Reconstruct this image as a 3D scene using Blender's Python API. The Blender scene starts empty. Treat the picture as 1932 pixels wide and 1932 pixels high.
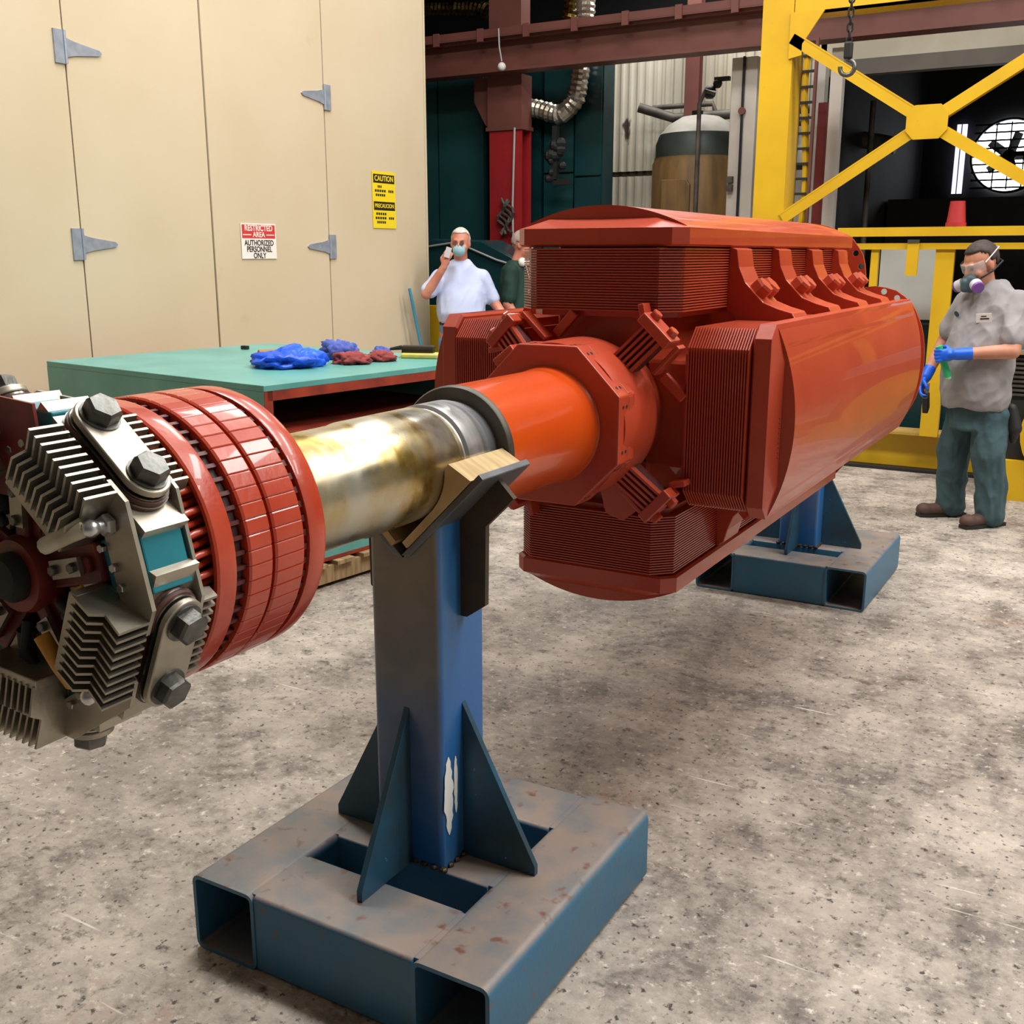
import bpy, bmesh, math, random
from math import sin, cos, pi, radians, degrees, hypot, sqrt, atan2
from mathutils import Matrix, Vector, noise
random.seed(7)
S = bpy.context.scene
COL = S.collection

# ------------------------------------------------------------------ camera
cam = bpy.data.cameras.new('camera')
cam.sensor_width = 36.0
cam.lens = 2000.0 / 1932.0 * 36.0
cam.clip_start = 0.05; cam.clip_end = 200
camo = bpy.data.objects.new('camera', cam); COL.objects.link(camo)
camo.location = (0, 0, 1.65)
camo.rotation_euler = (radians(90 - 13.631), 0, radians(30.12))
S.camera = camo

# ------------------------------------------------------------------ world, lights, exposure
S.view_settings.view_transform = 'Standard'
S.view_settings.look = 'None'
S.view_settings.gamma = 1.0
S.view_settings.use_curve_mapping = False
S.view_settings.exposure = 0.0
S.render.film_transparent = False
w = bpy.data.worlds.new('sky'); S.world = w; w.use_nodes = True
bg = w.node_tree.nodes['Background']
bg.inputs['Color'].default_value = (0.93, 0.97, 1.0, 1)
bg.inputs['Strength'].default_value = 0.06

def area(name, loc, size, power, col=(1, 0.975, 0.945), rot=(0, 0, 0)):
    l = bpy.data.lights.new(name, 'AREA'); l.shape = 'RECTANGLE'
    l.size, l.size_y = size; l.energy = power; l.color = col
    o = bpy.data.objects.new(name, l); COL.objects.link(o)
    o.location = loc; o.rotation_euler = rot
    return o
# rows of ceiling lamps hung under the roof of the hall
CEIL = 7.2
for i, (lx, ly, p) in enumerate([(-3.6, 4.0, 1.1), (0.6, 4.0, 1.25), (5.0, 3.6, 1.35), (-3.2, 7.4, .7), (1.4, 7.4, 1.0), (5.4, 7.2, .9)]):
    area('ceiling_lamp_light', (lx, ly, CEIL - 0.35), (3.0, 1.0), 250 * p)
area('back_bay_fill_light', (-4.6, 11.9, 5.45), (2.2, .5), 110)  # unseen area light added to brighten the white sheet wall

# ------------------------------------------------------------------ helpers
def lin(r, g, b):
    f = lambda c: (c / 255 / 12.92) if c / 255 <= 0.04045 else ((c / 255 + 0.055) / 1.055) ** 2.4
    return (f(r), f(g), f(b), 1.0)

def pmat(name, col, rough=0.5, metal=0.0, col2=None, sc=4.0, lo=0.35, hi=0.65, bump=0.0, bsc=60.0, spots=None, top=None, coat=0.0, stretch=(1, 1, 1), detail=6.0, rvar=0.0, emit=None, wear_shade=None):
    m = bpy.data.materials.new(name); m.use_nodes = True
    nt = m.node_tree; N = nt.nodes; L = nt.links
    b = N['Principled BSDF']
    b.inputs['Roughness'].default_value = rough
    b.inputs['Metallic'].default_value = metal
    b.inputs['Coat Weight'].default_value = coat
    tc = N.new('ShaderNodeTexCoord'); mp = N.new('ShaderNodeMapping')
    mp.inputs['Scale'].default_value = stretch
    L.new(tc.outputs['Object'], mp.inputs['Vector'])
    def nz(scale, a, z, d=detail):
        n = N.new('ShaderNodeTexNoise'); n.inputs['Scale'].default_value = scale; n.inputs['Detail'].default_value = d
        L.new(mp.outputs['Vector'], n.inputs['Vector'])
        r = N.new('ShaderNodeMapRange'); r.inputs['From Min'].default_value = a; r.inputs['From Max'].default_value = z
        L.new(n.outputs['Fac'], r.inputs['Value'])
        return r.outputs['Result']
    def mix(fac, a, c):
        x = N.new('ShaderNodeMix'); x.data_type = 'RGBA'
        if isinstance(fac, float): x.inputs[0].default_value = fac
        else: L.new(fac, x.inputs[0])
        for s, v in ((6, a), (7, c)):
            if isinstance(v, tuple): x.inputs[s].default_value = v
            else: L.new(v, x.inputs[s])
        return x.outputs[2]
    c = col
    if col2 is not None: c = mix(nz(sc, lo, hi), col, col2)
    if top is not None:      # worn / rusted upper faces: (colour, colour2, axis normal, scale)
        g = N.new('ShaderNodeNewGeometry'); sx = N.new('ShaderNodeSeparateXYZ'); L.new(g.outputs['Normal'], sx.inputs[0])
        r = N.new('ShaderNodeMapRange'); r.inputs['From Min'].default_value = 0.35; r.inputs['From Max'].default_value = 0.85
        L.new(sx.outputs['Z'], r.inputs['Value'])
        t = mix(nz(top[2], 0.38, 0.62), top[0], top[1])
        c = mix(r.outputs['Result'], c, t)
    if wear_shade is not None:     # rubbed-off paint, with shade put into the colour, on one upright face: (bare colour, z from, z to)
        g = N.new('ShaderNodeNewGeometry'); sx = N.new('ShaderNodeSeparateXYZ'); L.new(g.outputs['Normal'], sx.inputs[0])
        r = N.new('ShaderNodeMapRange'); r.inputs['From Min'].default_value = -.5; r.inputs['From Max'].default_value = -.95; L.new(sx.outputs['Y'], r.inputs['Value'])
        so = N.new('ShaderNodeSeparateXYZ'); L.new(tc.outputs['Object'], so.inputs[0])
        ad = N.new('ShaderNodeMath'); ad.operation = 'MULTIPLY_ADD'; L.new(nz(5.0, 0, 1), ad.inputs[0]); ad.inputs[1].default_value = .5; L.new(so.outputs['Z'], ad.inputs[2])
        r2 = N.new('ShaderNodeMapRange'); r2.inputs['From Min'].default_value = wear_shade[1]; r2.inputs['From Max'].default_value = wear_shade[2]; L.new(ad.outputs[0], r2.inputs['Value'])
        mu = N.new('ShaderNodeMath'); mu.operation = 'MULTIPLY'; L.new(r.outputs['Result'], mu.inputs[0]); L.new(r2.outputs['Result'], mu.inputs[1])
        c = mix(mu.outputs[0], c, mix(nz(9, .4, .6), wear_shade[0], tuple(k * .8 for k in wear_shade[0][:3]) + (1.0,)))
    for sp in (spots or []):   # (colour, scale, lo, hi)
        c = mix(nz(sp[1], sp[2], sp[3], 8.0), c, sp[0])
    if isinstance(c, tuple): b.inputs['Base Color'].default_value = c
    else: L.new(c, b.inputs['Base Color'])
    if rvar:
        r = N.new('ShaderNodeMapRange'); r.inputs['To Min'].default_value = rough - rvar; r.inputs['To Max'].default_value = rough + rvar
        L.new(nz(sc * 2.3, .3, .7), r.inputs['Value']); L.new(r.outputs['Result'], b.inputs['Roughness'])
    if bump:
        n = N.new('ShaderNodeTexNoise'); n.inputs['Scale'].default_value = bsc; n.inputs['Detail'].default_value = 5
        L.new(mp.outputs['Vector'], n.inputs['Vector'])
        bp = N.new('ShaderNodeBump'); bp.inputs['Strength'].default_value = bump; bp.inputs['Distance'].default_value = 0.01
        L.new(n.outputs['Fac'], bp.inputs['Height']); L.new(bp.outputs['Normal'], b.inputs['Normal'])
    if emit:
        b.inputs['Emission Color'].default_value = emit[0]; b.inputs['Emission Strength'].default_value = emit[1]
    return m

class MB:
    """collects shapes; build() links them as ONE mesh object"""
    def __init__(s, M=None): s.v = []; s.f = []; s.M = M or Matrix()
    def add(s, vs, fs):
        o = len(s.v); s.v += [tuple(s.M @ Vector(p)) for p in vs]; s.f += [tuple(i + o for i in f) for f in fs]; return s
    def box(s, c, d, R=None):
        x, y, z = (k / 2 for k in d); C = Vector(c); R = R or Matrix.Identity(3)
        vs = [C + R @ Vector((a * x, b * y, e * z)) for e in (-1, 1) for b in (-1, 1) for a in (-1, 1)]
        return s.add(vs, [(0, 2, 3, 1), (4, 5, 7, 6), (0, 1, 5, 4), (2, 6, 7, 3), (0, 4, 6, 2), (1, 3, 7, 5)])
    def bb(s, a, b):
        return s.box([(p + q) / 2 for p, q in zip(a, b)], [abs(q - p) for p, q in zip(a, b)])
    def loft(s, rings, caps=True, close=True):
        n = len(rings[0]); vs = [p for r in rings for p in r]; fs = []
        for k in range(len(rings) - 1):
            for i in range(n if close else n - 1):
                j = (i + 1) % n; fs.append((k * n + i, k * n + j, (k + 1) * n + j, (k + 1) * n + i))
        if caps: fs += [tuple(range(n - 1, -1, -1)), tuple((len(rings) - 1) * n + i for i in range(n))]
        return s.add(vs, fs)
    def prism(s, pts, a, b, fn):   # fn(u, v, w)
        return s.loft([[fn(u, v, a) for u, v in pts], [fn(u, v, b) for u, v in pts]])
    def lathe(s, prof, n=64, a0=0.0, a1=2 * pi, caps=True):   # prof [(r, y)] about the Y axis
        full = abs(a1 - a0 - 2 * pi) < 1e-6; m = n if full else n + 1
        rings = [[(r * cos(a0 + (a1 - a0) * i / n), y, r * sin(a0 + (a1 - a0) * i / n)) for i in range(m)] for r, y in prof]
        return s.loft(rings, caps=full and caps, close=full)
    def cyl(s, p, q, r0, r1=None, n=16, caps=True):
        r1 = r0 if r1 is None else r1; p = Vector(p); q = Vector(q); d = (q - p).normalized()
        u = d.orthogonal().normalized(); w_ = d.cross(u)
        return s.loft([[c + (u * cos(2 * pi * i / n) + w_ * sin(2 * pi * i / n)) * r for i in range(n)] for c, r in ((p, r0), (q, r1))], caps)
    def tube(s, path, r, n=8):
        P = [Vector(p) for p in path]; rings = []; u = None
        for i, p in enumerate(P):
            d = (P[min(i + 1, len(P) - 1)] - P[max(i - 1, 0)]).normalized()
            u = (d.orthogonal() if u is None else (u - d * u.dot(d))).normalized(); w_ = d.cross(u)
            rr = r[i] if isinstance(r, (list, tuple)) else r
            rings.append([p + (u * cos(2 * pi * k / n) + w_ * sin(2 * pi * k / n)) * rr for k in range(n)])
        return s.loft(rings)
    def ball(s, c, r, n=12, R=None):
        r = (r, r, r) if isinstance(r, (int, float)) else r; C = Vector(c); R = R or Matrix.Identity(3); h = max(6, n // 2 + 2)
        rings = [[C + R @ Vector((r[0] * sin(pi * k / h) * cos(2 * pi * i / n), r[1] * sin(pi * k / h) * sin(2 * pi * i / n), r[2] * cos(pi * k / h))) for i in range(n)] for k in range(1, h)]
        o = len(s.v); s.loft(rings[::-1]); return s
    def hexbolt(s, p, d, r, h, n=6):
        p = Vector(p); d = Vector(d).normalized(); q = p + d * h
        s.cyl(p, p + d * h * .8, r, r, n); return s.cyl(p + d * h * .8, q, r, r * .86, n)
    def mesh(s, name, mat, smooth=None):
        me = bpy.data.meshes.new(name); me.from_pydata(s.v, [], s.f); me.update()
        bm = bmesh.new(); bm.from_mesh(me); bmesh.ops.recalc_face_normals(bm, faces=bm.faces); bm.to_mesh(me); bm.free()
        for m in (mat if isinstance(mat, (list, tuple)) else [mat]): me.materials.append(m)
        if smooth:
            me.polygons.foreach_set('use_smooth', [True] * len(me.polygons)); me.set_sharp_from_angle(angle=radians(smooth))
        return me
    def build(s, name, mat, parent=None, smooth=None, bevel=0, loc=None, rot=None):
        return link(name, s.mesh(name, mat, smooth), parent, bevel, loc, rot)

def link(name, me, parent=None, bevel=0, loc=None, rot=None):
    o = bpy.data.objects.new(name, me); COL.objects.link(o)
    if parent is not None: o.parent = parent
    if loc is not None: o.location = loc
    if rot is not None: o.rotation_euler = rot
    if bevel:
        b = o.modifiers.new('bevel', 'BEVEL'); b.width = bevel; b.segments = 2; b.limit_method = 'ANGLE'; b.angle_limit = radians(40)
    return o
def tag(o, label, cat, group=None, kind=None):
    o['label'] = label; o['category'] = cat
    if group: o['group'] = group
    if kind: o['kind'] = kind
    return o
def struct(o, label=None, cat=None):
    o['kind'] = 'structure'
    if label: o['label'] = label
    if cat: o['category'] = cat
    return o
def empty(name, loc, rz=0.0):
    o = bpy.data.objects.new(name, None); COL.objects.link(o); o.location = loc; o.rotation_euler = (0, 0, rz); o.empty_display_size = .1
    return o
def copy_tree(o, parent=None):
    c = o.copy(); COL.objects.link(c); c.parent = parent
    for ch in list(o.children): copy_tree(ch, c)
    return c
def text(name, body, size, mat, parent, loc, rot, sx=1.0):
    c = bpy.data.curves.new(name, 'FONT'); c.body = body; c.size = size; c.align_x = 'CENTER'; c.align_y = 'CENTER'; c.extrude = 0.0006; c.offset = size * .018
    t = bpy.data.objects.new('tmp_text', c); COL.objects.link(t); dg = bpy.context.evaluated_depsgraph_get(); dg.update()
    me = bpy.data.meshes.new_from_object(t.evaluated_get(dg)); me.name = name; bpy.data.objects.remove(t); bpy.data.curves.remove(c)
    me.materials.clear(); me.materials.append(mat); o = bpy.data.objects.new(name, me); COL.objects.link(o)
    o.parent = parent; o.location = loc; o.rotation_euler = rot; o.scale = (sx, 1, 1); return o
def plate_holes(mb, outer, holes, a, b, fn):
    """flat plate with holes: 2d loops, thickness from a to b, fn(u,v,w)"""
    bm = bmesh.new(); loops = []
    for lp in [outer] + holes:
        vs = [bm.verts.new((u, v, 0)) for u, v in lp]
        loops.append(vs)
        for i in range(len(vs)): bm.edges.new((vs[i], vs[(i + 1) % len(vs)]))
    bmesh.ops.triangle_fill(bm, use_beauty=True, use_dissolve=False, edges=bm.edges[:])
    bm.verts.index_update(); bm.verts.ensure_lookup_table()
    pts = [(v.co.x, v.co.y) for v in bm.verts]; n = len(pts)
    tris = [[v.index for v in f.verts] for f in bm.faces]
    idx = [[v.index for v in l] for l in loops]; bm.free()
    vs = [fn(u, v, a) for u, v in pts] + [fn(u, v, b) for u, v in pts]
    fs = [tuple(t) for t in tris] + [tuple(i + n for i in t[::-1]) for t in tris]
    for l in idx:
        for i in range(len(l)):
            j = (i + 1) % len(l); fs.append((l[i], l[j], l[j] + n, l[i] + n))
    return mb.add(vs, fs)

# ------------------------------------------------------------------ materials
ORANGE = pmat('orange_red_enamel', lin(184, 72, 44), .36, 0, lin(174, 62, 38), 3, bump=.05, bsc=35, coat=.25)
ORANGE2 = pmat('bright_orange_enamel', lin(206, 78, 16), .26, 0, lin(198, 70, 16), 2.5, bump=.03, bsc=25, coat=.3)
DRUMRED = pmat('drum_red_enamel', lin(190, 74, 48), .3, 0, lin(176, 58, 36), 9, bump=.08, bsc=60, coat=.3)
DARKRED = pmat('dark_red_winding', lin(96, 34, 28), .5, 0, lin(60, 22, 20), 30)
REDOX = pmat('red_oxide_paint', lin(138, 46, 36), .45, 0, lin(96, 32, 28), 12)
STEEL = pmat('brushed_steel', lin(176, 176, 172), .24, 1.0, lin(150, 148, 142), 6, rvar=.07)
CHROME = pmat('ground_journal_steel', lin(228, 229, 230), .32, .9, lin(170, 172, 176), 3, stretch=(1, 9, 1), rvar=.05)
GOLD = pmat('stained_shaft_steel', lin(196, 192, 176), .30, .95, lin(176, 148, 78), 5.5, .42, .66, stretch=(1, 1.4, 1), spots=[(lin(130, 104, 46), 11, .60, .72)], rvar=.08)
COLLAR = pmat('dark_steel_collar', lin(92, 88, 80), .5, .7, lin(74, 70, 64), 8)
ALU = pmat('cast_aluminium', lin(176, 170, 156), .38, .85, lin(150, 144, 130), 14, bump=.05, bsc=120)
ALUD = pmat('dull_zinc_plate', lin(186, 178, 162), .42, .75, lin(160, 152, 138), 10)
BOLTM = pmat('grey_bolt_steel', lin(118, 118, 114), .42, .85, lin(96, 96, 92), 40, bump=.1, bsc=90)
BROWNINS = pmat('brown_insulator', lin(104, 70, 62), .5, 0, lin(84, 54, 48), 20)
TEALBLK = pmat('teal_block_enamel', lin(30, 128, 140), .4, 0, lin(22, 112, 128), 8)
BLACKM = pmat('black_recess', lin(20, 18, 16), .7)
WHITESLV = pmat('white_sleeve', lin(206, 198, 178), .6, 0, lin(186, 176, 150), 30)
YELSLV = pmat('amber_sleeve', lin(206, 146, 34), .5, 0, lin(180, 120, 24), 30)
IVORY = pmat('ivory_board', lin(176, 158, 116), .6, 0, lin(150, 132, 92), 20)
BLUE = pmat('worn_blue_paint', lin(30, 82, 128), .42, 0, lin(40, 92, 132), 5, spots=[(lin(70, 84, 92), 4.5, .52, .74)], bump=.06, bsc=50, top=(lin(142, 132, 124), lin(112, 112, 112), 9))
BLUET = pmat('scuffed_blue_top_steel', lin(48, 104, 138), .48, .05, lin(60, 104, 128), 5, spots=[(lin(112, 78, 62), 22, .62, .72)], bump=.08, bsc=60, top=(lin(140, 126, 116), lin(112, 114, 116), 8))
POSTM = pmat('post_blue_grey', lin(34, 94, 156), .32, .05, lin(54, 100, 142), 2.6, .42, .62, bump=.04, bsc=60, wear_shade=(lin(122, 114, 100), .5, 1.15))
GUSS = pmat('dark_gusset_steel', lin(44, 66, 74), .42, .2, lin(40, 84, 110), 6, spots=[(lin(150, 152, 150), 40, .72, .76)])
RUSTED = pmat('dark_mill_steel', lin(64, 58, 48), .5, .5, lin(84, 66, 44), 8)
SADDLE = pmat('saddle_steel', lin(110, 116, 122), .4, .5, lin(90, 92, 92), 10)
WOOD = pmat('raw_plywood', lin(196, 172, 124), .7, 0, lin(168, 140, 94), 9, stretch=(1, 5, 1))
WOOD2 = pmat('pallet_wood', lin(178, 152, 112), .8, 0, lin(140, 112, 76), 6, stretch=(1, 6, 1))
TEAL = pmat('housing_teal_paint', lin(84, 152, 146), .36, 0, lin(98, 166, 160), 3, spots=[(lin(120, 170, 162), 6, .62, .78)], bump=.03)
HOUSERED = pmat('housing_red_primer', lin(158, 58, 36), .5, 0, lin(120, 42, 30), 8)
# ------------------------------------------------------------------ floor
def floor_mat():
    m = bpy.data.materials.new('stained_concrete'); m.use_nodes = True
    nt = m.node_tree; N = nt.nodes; L = nt.links; b = N['Principled BSDF']
    tc = N.new('ShaderNodeTexCoord')
    def nz(scale, a, z, d=8, rough=.6, vec=None):
        n = N.new('ShaderNodeTexNoise'); n.inputs['Scale'].default_value = scale; n.inputs['Detail'].default_value = d; n.inputs['Roughness'].default_value = rough
        L.new(vec or tc.outputs['Object'], n.inputs['Vector'])
        r = N.new('ShaderNodeMapRange'); r.inputs['From Min'].default_value = a; r.inputs['From Max'].default_value = z
        L.new(n.outputs['Fac'], r.inputs['Value']); return r.outputs['Result'], n.outputs['Fac']
    def mix(fac, a, c, mode='MIX'):
        x = N.new('ShaderNodeMix'); x.data_type = 'RGBA'; x.blend_type = mode; L.new(fac, x.inputs[0])
        for s, v in ((6, a), (7, c)):
            if isinstance(v, tuple): x.inputs[s].default_value = v
            else: L.new(v, x.inputs[s])
        return x.outputs[2]
    c = mix(nz(2.2, .42, .60, 15, .80)[0], lin(106, 98, 91), lin(186, 175, 162))
    c = mix(nz(9.0, .47, .64, 12, .78)[0], c, lin(168, 158, 146))
    c = mix(nz(0.8, .54, .74, 8, .6)[0], c, lin(120, 111, 103))
    c = mix(nz(1.3, .62, .76, 8, .65)[0], c, lin(158, 122, 104))
    c = mix(nz(14, .56, .68, 10, .7)[0], c, lin(78, 70, 63))
    c = mix(nz(30, .57, .68, 10, .7)[0], c, lin(206, 196, 182))
    c = mix(nz(42, .59, .67, 6, .6)[0], c, lin(58, 51, 46))
    # long pale scratches in three directions
    for ang_, sc_ in ((.7, 20), (1.15, 26), (-.35, 24)):
        mp = N.new('ShaderNodeMapping'); mp.inputs['Scale'].default_value = (1.1, sc_, 1); mp.inputs['Rotation'].default_value = (0, 0, ang_); mp.inputs['Location'].default_value = (ang_ * 9, 3.3, 0)
        L.new(tc.outputs['Object'], mp.inputs['Vector'])
        c = mix(nz(2.0, .68, .74, 5, .55, mp.outputs['Vector'])[0], c, lin(212, 205, 194))
    L.new(c, b.inputs['Base Color'])
    r = N.new('ShaderNodeMapRange'); r.inputs['To Min'].default_value = .42; r.inputs['To Max'].default_value = .75
    L.new(nz(3, .3, .7)[0], r.inputs['Value']); L.new(r.outputs['Result'], b.inputs['Roughness'])
    bp = N.new('ShaderNodeBump'); bp.inputs['Strength'].default_value = .25; bp.inputs['Distance'].default_value = .01
    L.new(nz(40, .3, .7)[1], bp.inputs['Height']); L.new(bp.outputs['Normal'], b.inputs['Normal'])
    return m
FLOORM = floor_mat()
struct(MB().bb((-16, -9, -.2), (10, 21, 0)).build('floor', FLOORM), 'stained grey concrete shop floor', 'floor')

BEIGE = pmat('beige_panel_paint', lin(208, 192, 164), .45, 0, lin(203, 186, 156), 1.2, spots=[(lin(184, 164, 128), 3, .68, .85)])
SEAM = pmat('dark_seam', lin(60, 48, 34), .8)
HINGE = pmat('zinc_hinge', lin(168, 176, 190), .4, .4, lin(150, 158, 172), 20)
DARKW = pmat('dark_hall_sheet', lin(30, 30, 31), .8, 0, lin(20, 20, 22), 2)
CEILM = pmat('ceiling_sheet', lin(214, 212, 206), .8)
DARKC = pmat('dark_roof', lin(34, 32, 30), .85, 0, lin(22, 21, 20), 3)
WHITEW = pmat('dirty_white_sheet', lin(206, 200, 184), .6, 0, lin(178, 170, 150), 1.6, spots=[(lin(70, 62, 52), 3.4, .66, .70)], stretch=(1, 1, .5))
BROWN = pmat('brown_beam_paint', lin(112, 66, 58), .5, 0, lin(100, 58, 50), 2)
REDCOL = pmat('red_column_paint', lin(164, 36, 40), .4, 0, lin(140, 28, 34), 2, spots=[(lin(90, 60, 56), 5, .68, .8)])
TEALD = pmat('dark_teal_machine', lin(24, 66, 68), .3, .1, lin(18, 50, 56), 1.5)
TEALL = pmat('teal_glossy_panel', lin(26, 70, 72), .26, .15, lin(34, 84, 86), 1.2)
YELLOW = pmat('safety_yellow_paint', lin(214, 172, 20), .45, 0, lin(200, 156, 18), 2, spots=[(lin(150, 110, 30), 6, .72, .85)])
WCOL = pmat('white_column_paint', lin(196, 190, 182), .55, 0, lin(176, 168, 160), 2)
FOIL = pmat('foil_duct', lin(222, 218, 208), .3, .85, lin(170, 158, 138), 8, bump=.6, bsc=22)
GREYM = pmat('grey_pipe', lin(92, 86, 80), .6, .2, lin(62, 56, 50), 6)
TANKB = pmat('brown_tank_jacket', lin(128, 98, 56), .6, .1, lin(98, 74, 42), 3, stretch=(3, 3, .6))
TANKD = pmat('tank_dome_green', lin(58, 66, 60), .5, .1, lin(46, 54, 50), 4)
TANKW = pmat('tank_dome_white', lin(190, 186, 174), .6, 0, lin(160, 156, 144), 4)
DOORG = pmat('rolling_door_grey', lin(110, 102, 92), .6, 0, lin(90, 84, 76), 2)
CREAM = pmat('cream_header', lin(206, 198, 178), .6, 0, lin(186, 178, 158), 2)
REDBUCK = pmat('red_bucket', lin(168, 44, 46), .45)
GREYSH = pmat('grey_sheet', lin(176, 178, 174), .5, 0, lin(160, 162, 158), 2)
BLACKR = pmat('black_rubber', lin(26, 26, 26), .6)
SKYL = pmat('daylight', lin(240, 245, 255), .5, emit=((.9, .95, 1, 1), 9.0))
PURPL = pmat('daylit_strip_window', lin(200, 190, 220), .5, emit=((.72, .66, .95, 1), 1.6))
WHITEP = pmat('white_print', lin(236, 232, 224), .5)
REDP = pmat('red_print', lin(206, 60, 56), .5)
BLACKP = pmat('black_print', lin(34, 30, 26), .5)
YELP = pmat('yellow_print', lin(236, 208, 30), .5)

# ------------------------------------------------------------------ hall shell
WX = -5.75        # face of the beige enclosure
wl = struct(MB().bb((-9.5, -6, 0), (WX - .03, 8.34, 4.7)).build('wall_left', SEAM), 'beige enclosure wall with flush double doors', 'wall')
def panel(name, y0, y1, z0=0.0, z1=4.7, parent=wl, x=WX):
    return MB().bb((x - .03, y0 + .005, z0), (x, y1 - .005, z1)).build(name, BEIGE, parent)
ys = [-6, -3.4, -.8, 1.9, 4.56, 5.67, 6.95, 8.34]
for a, b in zip(ys[:-1], ys[1:]):
    if a in (4.56, 5.67): continue
    panel('panel', a, b)
MB().bb((-9.5, 8.34, 0), (WX, 8.37, 4.7)).build('end_panel', BEIGE, wl)
hme = {}
def hinge_mesh(sgn):
    mb = MB()
    mb.bb((0, -.075 if sgn > 0 else 0, -.095), (.012, 0 if sgn > 0 else .075, .095))
    pts = [(0, .058), (.07, .04), (.25, .016), (.27, 0), (.25, -.016), (.07, -.04), (0, -.058)]
    mb.prism(pts, 0, .010, lambda u, v, w_: (w_, sgn * u, v))
    mb.cyl((.012, 0, -.095), (.012, 0, .095), .010, n=8)
    return mb.mesh('hinge', HINGE, 35)
for k, (y0, y1, hy, sg) in enumerate([(4.56, 5.67, 4.56, 1), (5.67, 6.95, 6.95, -1)]):
    d = struct(panel('door_%d' % (k + 1), y0, y1, 0.02, 4.7, None), ['left leaf of the tall beige double door', 'right leaf of the tall beige double door with restricted sign'][k], 'door')
    me = hinge_mesh(sg)
    for z in (.55, 1.715, 2.86):
        link('hinge', me, d, loc=(WX, hy, z))
    if k == 1: MB().bb((WX, 5.672, 0.02), (WX + .012, 5.72, 4.7)).build('astragal_strip', BEIGE, d)

# signs on the wall
def sign_restricted():
    r = empty('warning_sign', (WX + .004, 6.13, 1.75)); r.rotation_euler = (radians(90), 0, radians(90))
    tag(r, 'red and white restricted area sign on beige door', 'sign')
    MB().bb((-.185, -.128, 0), (.185, .128, .003)).build('sign_board', WHITEP, r)
    MB().bb((-.175, .02, .003), (.175, .118, .0036)).build('red_header', REDP, r)
    text('lettering', 'RESTRICTED', .058, WHITEP, r, (0, .092, .004), (0, 0, 0), .92)
    text('lettering', 'AREA', .052, WHITEP, r, (0, .046, .004), (0, 0, 0), 1.0)
    for s in (-1, 1): MB().bb((s * .08, .042, .0036), (s * .165, .049, .0042)).build('dash', WHITEP, r)
    for i, t in enumerate(('AUTHORIZED', 'PERSONNEL', 'ONLY')): text('lettering', t, .056, BLACKP, r, (0, -.014 - .046 * i, .004), (0, 0, 0), .88)
def sign_caution():
    r = empty('caution_sign', (WX + .004, 7.70, 2.11)); r.rotation_euler = (radians(90), 0, radians(90))
    tag(r, 'tall yellow bilingual caution sign near the wall end', 'sign')
    MB().bb((-.165, -.235, 0), (.165, .235, .003)).build('sign_board', YELP, r)
    for yc, t in ((.175, 'CAUTION'), (-.05, 'PRECAUCION')):
        MB().bb((-.15, yc - .036, .003), (.15, yc + .036, .0036)).build('black_header', BLACKP, r)
        text('lettering', t, .062 if t == 'CAUTION' else .046, YELP, r, (0, yc, .004), (0, 0, 0), .95)
    mb = MB()
    for yy, x0, x1 in ((.11, -.09, -.03), (.075, -.13, .03), (.04, -.12, .02), (-.115, -.12, .03), (-.15, -.13, .03), (-.185, -.11, .02), (.075, .06, .14), (-.15, .06, .14)):
        n = 5 if x1 - x0 > .1 else 3
        for i in range(n):
            a = x0 + (x1 - x0) * i / n; mb.bb((a, yy - .010, .003), (a + (x1 - x0) / n * .75, yy + .010, .0036))
    o = mb.build('small_print', BLACKP, r); o['kind'] = 'stuff'
sign_restricted(); sign_caution()

# back of the hall
struct(MB().bb((-16, -9, CEIL), (10, 9.4, CEIL + .1)).build('ceiling', CEILM), 'high sheet roof over the shop', 'ceiling')
struct(MB().bb((-16, 9.4, 5.6), (10, 21, 5.7)).build('ceiling.001', DARKC), 'unseen low roof added to keep the back bay dark', 'ceiling')  # added out of view to block overhead light from the back bay
struct(MB().bb((-16, 9.35, 5.6), (10, 9.4, CEIL)).build('wall_upper', DARKC), 'dark upper wall above the back bay', 'wall')  # closes the step down to the added low roof
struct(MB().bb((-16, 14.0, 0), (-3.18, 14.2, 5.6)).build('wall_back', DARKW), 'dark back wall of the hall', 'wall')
# corrugated white sheet wall, each sheet a piece
cw = struct(MB().bb((-6.1, 12.72, 0), (-3.15, 12.75, 4.4)).build('wall_back_sheeted', SEAM), 'dirty white corrugated sheet wall behind the tank', 'wall')
def corr(x0, x1, z0, z1, mat):
    mb = MB(); n = max(2, int((x1 - x0) / .1)); pts = []
    for i in range(n):
        a = x0 + (x1 - x0) * i / n; s_ = (x1 - x0) / n
        pts += [(a, 0), (a + s_ * .62, 0), (a + s_ * .70, .03), (a + s_ * .92, .03)]
    pts.append((x1, 0))
    rings = [[(x, 12.72 - .01 - y, z) for x, y in pts] for z in (z0, z1)]
    return mb.loft(rings, caps=False, close=False).build('corrugated_sheet', mat, cw)
for x0, x1 in ((-6.1, -5.12), (-5.12, -4.14), (-4.14, -3.15)):
    corr(x0, x1, 2.66, 4.4, WHITEW); corr(x0, x1, 0, 2.6, WHITEW)
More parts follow.
